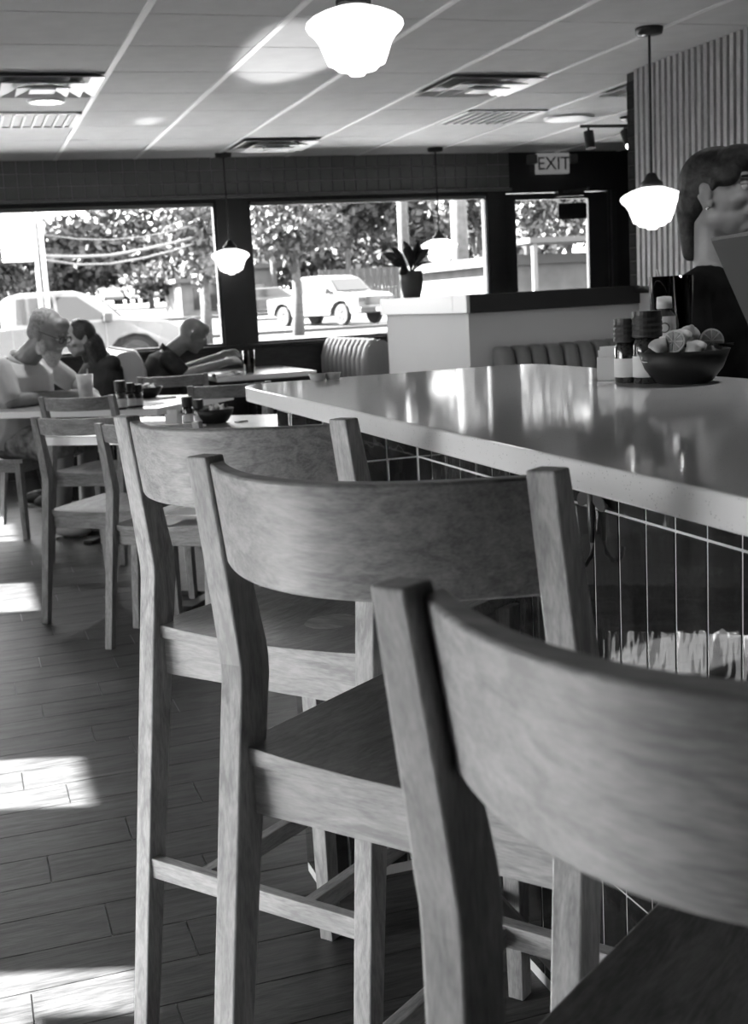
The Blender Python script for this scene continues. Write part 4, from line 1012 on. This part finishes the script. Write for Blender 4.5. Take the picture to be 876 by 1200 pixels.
def head_mb(mb, f, s=1.0, chin=1.0, beard=False):
    """f origin at the centre of the skull; face toward +x"""
    q = f.rot(); E = lambda c, r, n=20, m=14: mb.ell(f(*[a*s for a in c]), tuple(a*s for a in r), n, m, q)
    E((-.012, 0, .03), (.096, .076, .088)); E((.012, 0, -.005), (.078, .068, .088))
    E((.030, 0, -.058), (.052, .054, .052)); E((.060, 0, -.090), (.022*chin, .024, .020))
    E((.0, .035, -.060), (.050, .026, .034)); E((.0, -.035, -.060), (.050, .026, .034))
    E((.070, 0, .040), (.022, .050, .014)); E((.058, 0, .075), (.035, .052, .035))
    for s_ in (-1, 1):
        E((.062, s_*.040, -.018), (.024, .022, .020)); E((.074, s_*.028, .036), (.014, .022, .007))
        E((-.012, s_*.077, -.004), (.016, .007, .028)); E((-.019, s_*.082, .012), (.011, .006, .015)); E((-.022, s_*.084, -.006), (.005, .006, .018)); E((-.002, s_*.076, -.030), (.009, .006, .012))
        E((.094, s_*.012, -.024), (.010, .009, .008))
    mb.cap(f(.082*s, 0, .028*s), f(.106*s, 0, -.014*s), .008*s, .012*s); E((.106, 0, -.018), (.012, .011, .009))
    E((.086, 0, -.048), (.012, .022, .0055)); E((.084, 0, -.059), (.012, .019, .0065)); E((.075, 0, -.052), (.018, .030, .022))
def face_bits(f, s, par, brow='hair_dark'):
    for s_ in (-1, 1):
        e = obj('eye', MB().ell(f(.0745*s, s_*.030*s, .013*s), .0125*s, 14, 10), 'whitegloss', par, smooth=True)
        obj('iris', MB().ell(f(.0835*s, s_*.030*s, .013*s), (.0055*s,)*3, 10, 8), 'plastic', e, smooth=True)
        obj('eyelid', MB().ell(f(.0745*s, s_*.030*s, .0185*s), (.0138*s, .0150*s, .0085*s), 14, 8, f.rot()), par['skinmat'] if 'skinmat' in par else 'skin', e, smooth=True)
        obj('eyebrow', MB().cap(f(.092*s, s_*.016*s, .038*s), f(.078*s, s_*.050*s, .036*s), .0042*s, .003*s), brow, par, smooth=True)
def hand_mb(mb, wr, fwd, palm_n, curl=.9, s=1.0, side=1):
    """wrist point, direction of fingers, palm normal; curl radians per finger total"""
    fwd = Vector(fwd).normalized(); n = Vector(palm_n); n = (n-fwd*n.dot(fwd)).normalized(); lat = n.cross(fwd)*side; wr = Vector(wr)
    P = lambda a, b, c: wr+fwd*a*s+lat*b*s+n*c*s
    mb.cap(P(0, 0, 0), P(.045, .0, 0), .024*s, .027*s)
    for b in (-.028, -.010, .010, .027): mb.cap(P(.02, b*.8, 0), P(.083, b, 0), .012*s, .0105*s)
    for b, L in ((-.030, .066), (-.010, .080), (.010, .085), (.029, .074)):
        a = 0; p = P(.085, b, 0)
        for k, fr_ in enumerate((.45, .32, .23)):
            a += curl*(.35 if k == 0 else .33); d = fwd*math.cos(a)+n*math.sin(a); q_ = p+d*L*fr_*s
            mb.cap(p, q_, (.0098-.0012*k)*s, (.0088-.0012*k)*s, 10); p = q_
    p0 = P(.018, .026, .004); p1 = P(.045, .052, .016); p2 = P(.072, .058, .030); p3 = P(.094, .052, .040)
    mb.cap(p0, p1, .014*s, .0115*s, 10); mb.cap(p1, p2, .0115*s, .0098*s, 10); mb.cap(p2, p3, .0098*s, .008*s, 10)
def torso(mb, pts, n=20):
    """pts: list of (centre, frame, rx(depth), ry(width))"""
    rings = []
    for c, f, rx, ry in pts: rings.append([Vector(c)+f.x*rx*math.cos(2*math.pi*j/n)+f.y*ry*math.sin(2*math.pi*j/n) for j in range(n)])
    mb.loft(rings)

# ---------------------------------------------------------------- the woman behind the bar
def build_woman():
    c = atY(846, 227, 2.90)            # skull centre
    t = thing('person', 'woman in a black short-sleeved top with dark tied hair, behind the bar at the right', 'person', (c.x, c.y, 0))
    off = Vector((c.x, c.y, 0)); face = Vector((.52, -.855, 0)).normalized()
    hf = Fr(Vector((0, 0, c.z))+Vector((.0, 0, .0)), face+Vector((0, 0, -.02)), Vector((0, 0, 1)))
    s = 1.0
    body = MB(); head_mb(body, hf, s)
    neck = hf(-.03, 0, -.06); base = Vector((-.01, .03, c.z-.215))
    bf = Fr(base, Vector((.60, -.80, 0)), (0, 0, 1))
    body.cap(neck, base, .050, .054)
    sh = c.z-.245
    R_sh = bf(-.01, -.165, -.05); L_sh = bf(-.01, .165, -.05)
    body.cap(base, R_sh, .050, .050); body.cap(base, L_sh, .050, .050)
    P = lambda x, y, z: bf(x, y, z)
    torso(body, [(P(-.01, 0, -.0), bf, .045, .07), (P(-.01, 0, -.05), bf, .085, .155), (P(0, 0, -.15), bf, .105, .155), (P(.01, 0, -.27), bf, .098, .14), (P(0, 0, -.40), bf, .085, .125), (P(0, 0, -.55), bf, .105, .16), (P(0, 0, -.68), bf, .10, .165)])
    # right arm (visible): hangs down, forearm forward to the menu
    R_el = P(.03, -.215, -.33); R_wr = P(.20, -.10, -.42)
    body.cap(R_sh, R_el, .043, .036); body.cap(R_el, R_wr, .036, .024)
    hand_mb(body, R_wr, bf.x*.8+bf.y*.6, -bf.x*.0+bf.y*.3+Vector((0, 0, .9)), 1.4, .95, 1)
    L_el = P(.03, .22, -.32); L_wr = P(.20, .12, -.40); body.cap(L_sh, L_el, .043, .036); body.cap(L_el, L_wr, .036, .024)
    hand_mb(body, L_wr, bf.x*.8-bf.y*.6, Vector((0, 0, .9)), 1.4, .95, -1)
    for sd_ in (-1, 1):
        body.cap(P(0, sd_*.085, -.66), P(.02, sd_*.09, -1.0), .085, .055); body.cap(P(.02, sd_*.09, -1.0), P(0, sd_*.09, -1.32), .052, .036)
    bo = fuse('body', body, .0042, 'skin', t, 4)
    face_bits(hf, s, bo)
    # top
    sh_ = MB()
    torso(sh_, [(P(-.012, 0, .012), bf, .060, .082), (P(-.01, 0, -.03), bf, .088, .145), (P(-.01, 0, -.06), bf, .100, .172), (P(0, 0, -.15), bf, .118, .168), (P(.01, 0, -.27), bf, .112, .155), (P(0, 0, -.40), bf, .105, .145), (P(0, 0, -.55), bf, .120, .172), (P(0, 0, -.64), bf, .12, .178)])
    for a, b in ((R_sh, R_el), (L_sh, L_el)):
        sh_.cap(a, a.lerp(b, .62), .056, .056); sh_.cap(base+Vector((0, 0, -.012)), a, .058, .057)
    fuse('black_top', sh_, .007, 'shirt_black', t, 4)
    tr = MB(); torso(tr, [(P(0, 0, -.60), bf, .115, .170), (P(0, 0, -.70), bf, .12, .18), (P(0, 0, -.76), bf, .11, .17)])
    for sd_ in (-1, 1): tr.cap(P(0, sd_*.085, -.70), P(.02, sd_*.09, -1.0), .095, .072); tr.cap(P(.02, sd_*.09, -1.0), P(0, sd_*.09, -1.28), .070, .055)
    fuse('trousers', tr, .012, 'shirt_dark', t, 3)
    g0 = base.z
    for sd_ in (-1, 1): obj('shoe', MB().ell(Vector((P(.05, sd_*.09, 0).x, P(.05, sd_*.09, 0).y, .045)), (.13, .045, .045), 16, 10, bf.rot()), 'plastic', t, smooth=True)
    # hair: cap with fringe, ponytail at the nape
    hr = MB(); q = hf.rot()
    hr.ell(hf(-.020, 0, .042), (.099, .081, .084), 24, 16, q); hr.ell(hf(.040, 0, .072), (.052, .062, .036), 18, 12, q)
    hr.ell(hf(-.065, 0, -.01), (.055, .070, .07), 18, 12, q); hr.ell(hf(.060, 0, .070), (.040, .058, .036), 16, 10, q)
    hr.ell(hf(.045, 0, .088), (.062, .066, .036), 18, 12, q); hr.ell(hf(.074, 0, .078), (.034, .052, .034), 16, 10, q)
    for s_ in (-1, 1): hr.ell(hf(.034, s_*.058, .048), (.045, .024, .036), 14, 10, q); hr.cap(hf(.015, s_*.073, .03), hf(.004, s_*.074, .010), .012, .006)
    hr.cap(hf(-.09, -.01, -.03), hf(-.085, -.015, -.15), .038, .024)
    h_ = fuse('hair', hr, .0045, 'hair_dark', t, 5)
    obj('earring', MB().ell(hf(-.004, -.083, -.040), .005), 'chrome', t, smooth=True)
    return t, hf, bf, P, R_wr
woman, hf_, bf_, P_, Rwr_ = build_woman()
# menus held in front of her
cw = woman.location
q0 = atY(833, 283, 2.62); q1 = atY(905, 271, 2.50); q2 = atY(876, 381, 2.58)
ex = (q1-q0); ey = (q2-q0); ey = ey
nrm = ex.cross(ey).normalized()
e1 = ex.normalized()*.30; e2 = (ey - ex.normalized()*ey.dot(ex.normalized())*0).normalized()*.30
mm = MB(); th_ = nrm*.006
mm.loft([[q0, q0+e1, q0+e1+e2, q0+e2], [q0+th_, q0+e1+th_, q0+e1+e2+th_, q0+e2+th_]])
M['menu2'] = plain('menu_cover_grey', .085, .5)
mn = thing('menu', 'stiff dark grey menu held up by the woman at the right edge', 'menu', tuple(q0))
mb2 = MB(); mb2.v = [tuple(Vector(v)-q0) for v in mm.v]; mb2.f = mm.f
obj('cover', mb2, 'menu2', mn, bevel=.001)
mb3 = MB(); lo_ = [Vector((0, 0, .001)), e1+Vector((0, 0, .001))]
mb3.loft([[lo_[0]-th_*.2, lo_[1]-th_*.2, lo_[1]+Vector((0, 0, .007))-th_*.2, lo_[0]+Vector((0, 0, .007))-th_*.2], [lo_[0]+th_*1.2, lo_[1]+th_*1.2, lo_[1]+Vector((0, 0, .007))+th_*1.2, lo_[0]+Vector((0, 0, .007))+th_*1.2]])
obj('edge_strip', mb3, 'trim', mn)

# ---------------------------------------------------------------- seated people
def seated(label, head_px, D, face2, lean, s, skin, shirt, trousers, arms, tilt=.55, shoulder=.21, beard=None, hair=None, belly=.13, voxel=.008, legs=True, seat_z=.46, hairfn=None, sleeve=.95, extra=None):
    c = atY(head_px[0], head_px[1], D); t = thing('person', label, 'person', (c.x, c.y, 0))
    f2 = Vector((face2[0], face2[1], 0)).normalized(); upv = (Vector((0, 0, 1))+f2*tilt).normalized()
    hf = Fr((0, 0, c.z), f2*1.0+Vector((0, 0, -tilt)), upv); bo = MB(); head_mb(bo, hf, s)
    nb_ = hf(-.055*s, 0, -.09*s)-f2*.03; sb = nb_+Vector((0, 0, -.07*s))-f2*(.05+.04*lean)
    hip = Vector((0, 0, seat_z+.12))-f2*(lean+.05)
    bf = Fr(sb, f2, sb-hip)
    bo.cap(hf(-.03*s, 0, -.05*s), sb, .056*s, .062*s)
    Rs = bf(0, -shoulder*s, -.03); Ls = bf(0, shoulder*s, -.03); L = (sb-hip).length
    tors = [(bf(0, 0, .0), bf, .06*s, .09*s), (bf(-.0, 0, -.05), bf, .105*s, .19*s), (bf(.01, 0, -.18), bf, .13*s, .195*s), (bf(.03, 0, -.32), bf, belly*s, .18*s), (bf(.03, 0, -L+.06), bf, (belly+.01)*s, .19*s), (bf(.0, 0, -L-.05), bf, .12*s, .19*s)]
    torso(bo, tors)
    sm = MB(); torso(sm, [(cc, ff, a+.014, b+.012) for cc, ff, a, b in tors[:1]]+[(cc, ff, a+.018, b+.016) for cc, ff, a, b in tors[1:]])
    for side, (Sh, el, wr) in zip((-1, 1), ((Rs, arms[0][0], arms[0][1]), (Ls, arms[1][0], arms[1][1]))):
        el = Vector(el)-Vector((c.x, c.y, 0)); wr = Vector(wr)-Vector((c.x, c.y, 0))
        bo.cap(Sh, el, .050*s, .040*s); bo.cap(el, wr, .041*s, .027*s)
        hd = (wr-el).normalized(); hand_mb(bo, wr, hd+Vector((0, 0, -.05)), Vector((0, 0, -.6))+bf.y*(-side)*.6, 1.1, s*1.0, side)
        sm.cap(Sh, Sh.lerp(el, sleeve), .064*s, .058*s)
    if legs:
        for sd_ in (-1, 1):
            kn = hip+f2*.42+bf.y*sd_*.12+Vector((0, 0, -.06)); an = Vector((kn.x-f2.x*.05, kn.y-f2.y*.05, .09))
            bo.cap(hip+bf.y*sd_*.09, kn, .085*s, .06*s); bo.cap(kn, an, .055*s, .038*s)
    body = fuse('body', bo, voxel, skin, t, 3); body['skinmat'] = skin; face_bits(hf, s, body, 'hair_grey' if hair == 'hair_grey' else 'hair_dark')
    del body['skinmat']
    fuse('shirt', sm, voxel, shirt, t, 3)
    if legs:
        tm_ = MB()
        for sd_ in (-1, 1):
            kn = hip+f2*.42+bf.y*sd_*.12+Vector((0, 0, -.06)); tm_.cap(hip+bf.y*sd_*.09, kn-f2*.02, .105*s, .078*s)
            if trousers != 'shorts': tm_.cap(kn, Vector((kn.x-f2.x*.05, kn.y-f2.y*.05, .12)), .072*s, .055*s)
            obj('shoe', MB().ell(Vector((kn.x, kn.y, .05)), (.14, .05, .05), 14, 8, Fr((0, 0, 0), f2, (0, 0, 1)).rot()), 'plastic' if trousers != 'shorts' else 'whitegloss', t, smooth=True)
        tm_.ell(hip+Vector((0, 0, -.02)), (.15, .19, .13), 16, 10, Fr((0, 0, 0), f2, (0, 0, 1)).rot())
        fuse('trousers' if trousers != 'shorts' else 'shorts', tm_, .012, trousers, t, 3)
    if hairfn: hairfn(hf, s, t)
    if extra: extra(hf, s, t, bf)
    return t, hf, bf
# man in the light shirt
def hair1(f, s, t):
    h = MB(); q = f.rot(); E = lambda c, r: h.ell(f(*[a*s for a in c]), tuple(a*s for a in r), 20, 12, q)
    E((-.035, 0, .05), (.082, .080, .075)); E((-.065, 0, .0), (.045, .074, .065)); 
    for s_ in (-1, 1): E((-.03, s_*.066, .015), (.042, .014, .045))
    fuse('hair', h, .007, 'hair_grey', t, 3)
    b = MB(); E = lambda c, r: b.ell(f(*[a*s for a in c]), tuple(a*s for a in r), 18, 12, q)
    E((.045, 0, -.085), (.050, .054, .046)); E((.06, 0, -.115), (.034, .036, .035)); E((.082, 0, -.040), (.014, .030, .010))
    for s_ in (-1, 1): E((.015, s_*.060, -.055), (.032, .016, .045))
    fuse('beard', b, .007, 'hair_white', t, 3)
    g = MB()
    for s_ in (-1, 1):
        pts = [f((.100)*s, (s_*.030+.021*math.cos(a))*s, (.010+.017*math.sin(a))*s) for a in [k*math.pi/6 for k in range(13)]]
        g.tube(pts, .0022*s, 6); g.tube([f(.098*s, s_*.052*s, .016*s), f(-.01*s, s_*.080*s, .016*s)], .002*s, 6)
    g.tube([f(.103*s, -.010*s, .014*s), f(.103*s, .010*s, .014*s)], .002*s, 6)
    obj('glasses', g, 'plastic', t, smooth=True)
def col1(f, s, t, bf):
    obj('collar', MB().lathe([(.074*s, -.02), (.082*s, .02), (.078*s, .022), (.068*s, -.01)], 24, c=bf(.0, 0, .0), ax=bf.z+bf.x*.35), 'shirt_white', t, smooth=True)
D1 = 7.3
hd = atY(57, 396, D1)
u_ = Vector((math.cos(DA), math.sin(DA), 0)); v_ = Vector((-math.sin(DA), math.cos(DA), 0))
hand = atZ(92, 462, .80); el1 = atZ(14, 470, .80); hand2 = hand+v_*.10+Vector((.02, 0, 0)); el2 = atZ(70, 452, .84)+v_*.15
seated('bearded man with glasses in a light short-sleeved shirt, looking down, at the left', (57, 392), D1, (u_.x, u_.y), .26, 1.14, 'skin2', 'shirt_white', 'shorts',
       ((el1, hand), (el2, hand2)), tilt=.45, shoulder=.19, hair='hair_grey', belly=.155, hairfn=hair1, sleeve=.80, extra=col1)
mc_ = atY(57, 392, D1); mr_ = Vector((mc_.x, mc_.y, 0))-u_*.55
chair(mr_.x, mr_.y, DA-H, 'dining chair on which the bearded man sits, cut by the left edge')
# woman with long dark hair, facing left
def hair2(f, s, t):
    h = MB(); q = f.rot(); E = lambda c, r: h.ell(f(*[a*s for a in c]), tuple(a*s for a in r), 20, 12, q)
    E((-.025, 0, .035), (.100, .088, .092)); E((-.07, 0, -.05), (.060, .085, .10)); 
    h.cap(f(-.07*s, 0, -.05*s), f(-.12*s, 0, -.30*s), .085*s, .055*s); h.cap(f(-.03*s, .06*s, -.05*s), f(-.05*s, .07*s, -.26*s), .04*s, .03*s); h.cap(f(-.03*s, -.06*s, -.05*s), f(-.05*s, -.07*s, -.26*s), .04*s, .03*s)
    fuse('hair', h, .008, 'hair_dark', t, 3)
    obj('hair_clip', MB().ell(f(-.01*s, 0, .125*s), (.03, .02, .008), 12, 8, q), 'whitegloss', t, smooth=True)
wc = atY(92, 398, 8.55)
seated('woman with long dark hair, facing left, behind the bearded man', (93, 397), 8.55, (-1, -.25), .05, 1.0, 'skin2', 'shirt_dark', 'shirt_dark',
       ((wc+Vector((-.12, -.2, -.42)), wc+Vector((-.32, -.12, -.38))), (wc+Vector((-.12, .2, -.42)), wc+Vector((-.32, .12, -.38)))), tilt=.2, shoulder=.16, hair=None, belly=.10, hairfn=hair2, legs=True)
# bald man in dark polo, leaning over his plate, facing right
bc = atY(226, 393, 8.95)
def ph(f, s, t, bf):
    obj('collar', MB().lathe([(.070*s, -.02), (.080*s, .02), (.076*s, .022), (.066*s, -.01)], 24, c=bf(.0, 0, .02), ax=bf.z+bf.x*.35), 'shirt_dark', t, smooth=True)
h1 = Vector((1.82, 8.84, .86)); e1_ = Vector((1.50, 8.72, .80)); h2 = Vector((1.84, 9.08, .90)); e2_ = Vector((1.55, 9.24, .80))
seated('bald man in a dark polo shirt leaning over his food at the window booth', (226, 393), 8.95, (1, -.12), .30, 1.05, 'skin2', 'shirt_dark', 'shirt_dark',
       ((e1_, h1), (e2_, h2)), tilt=.55, shoulder=.20, belly=.14, extra=ph, sleeve=.7)
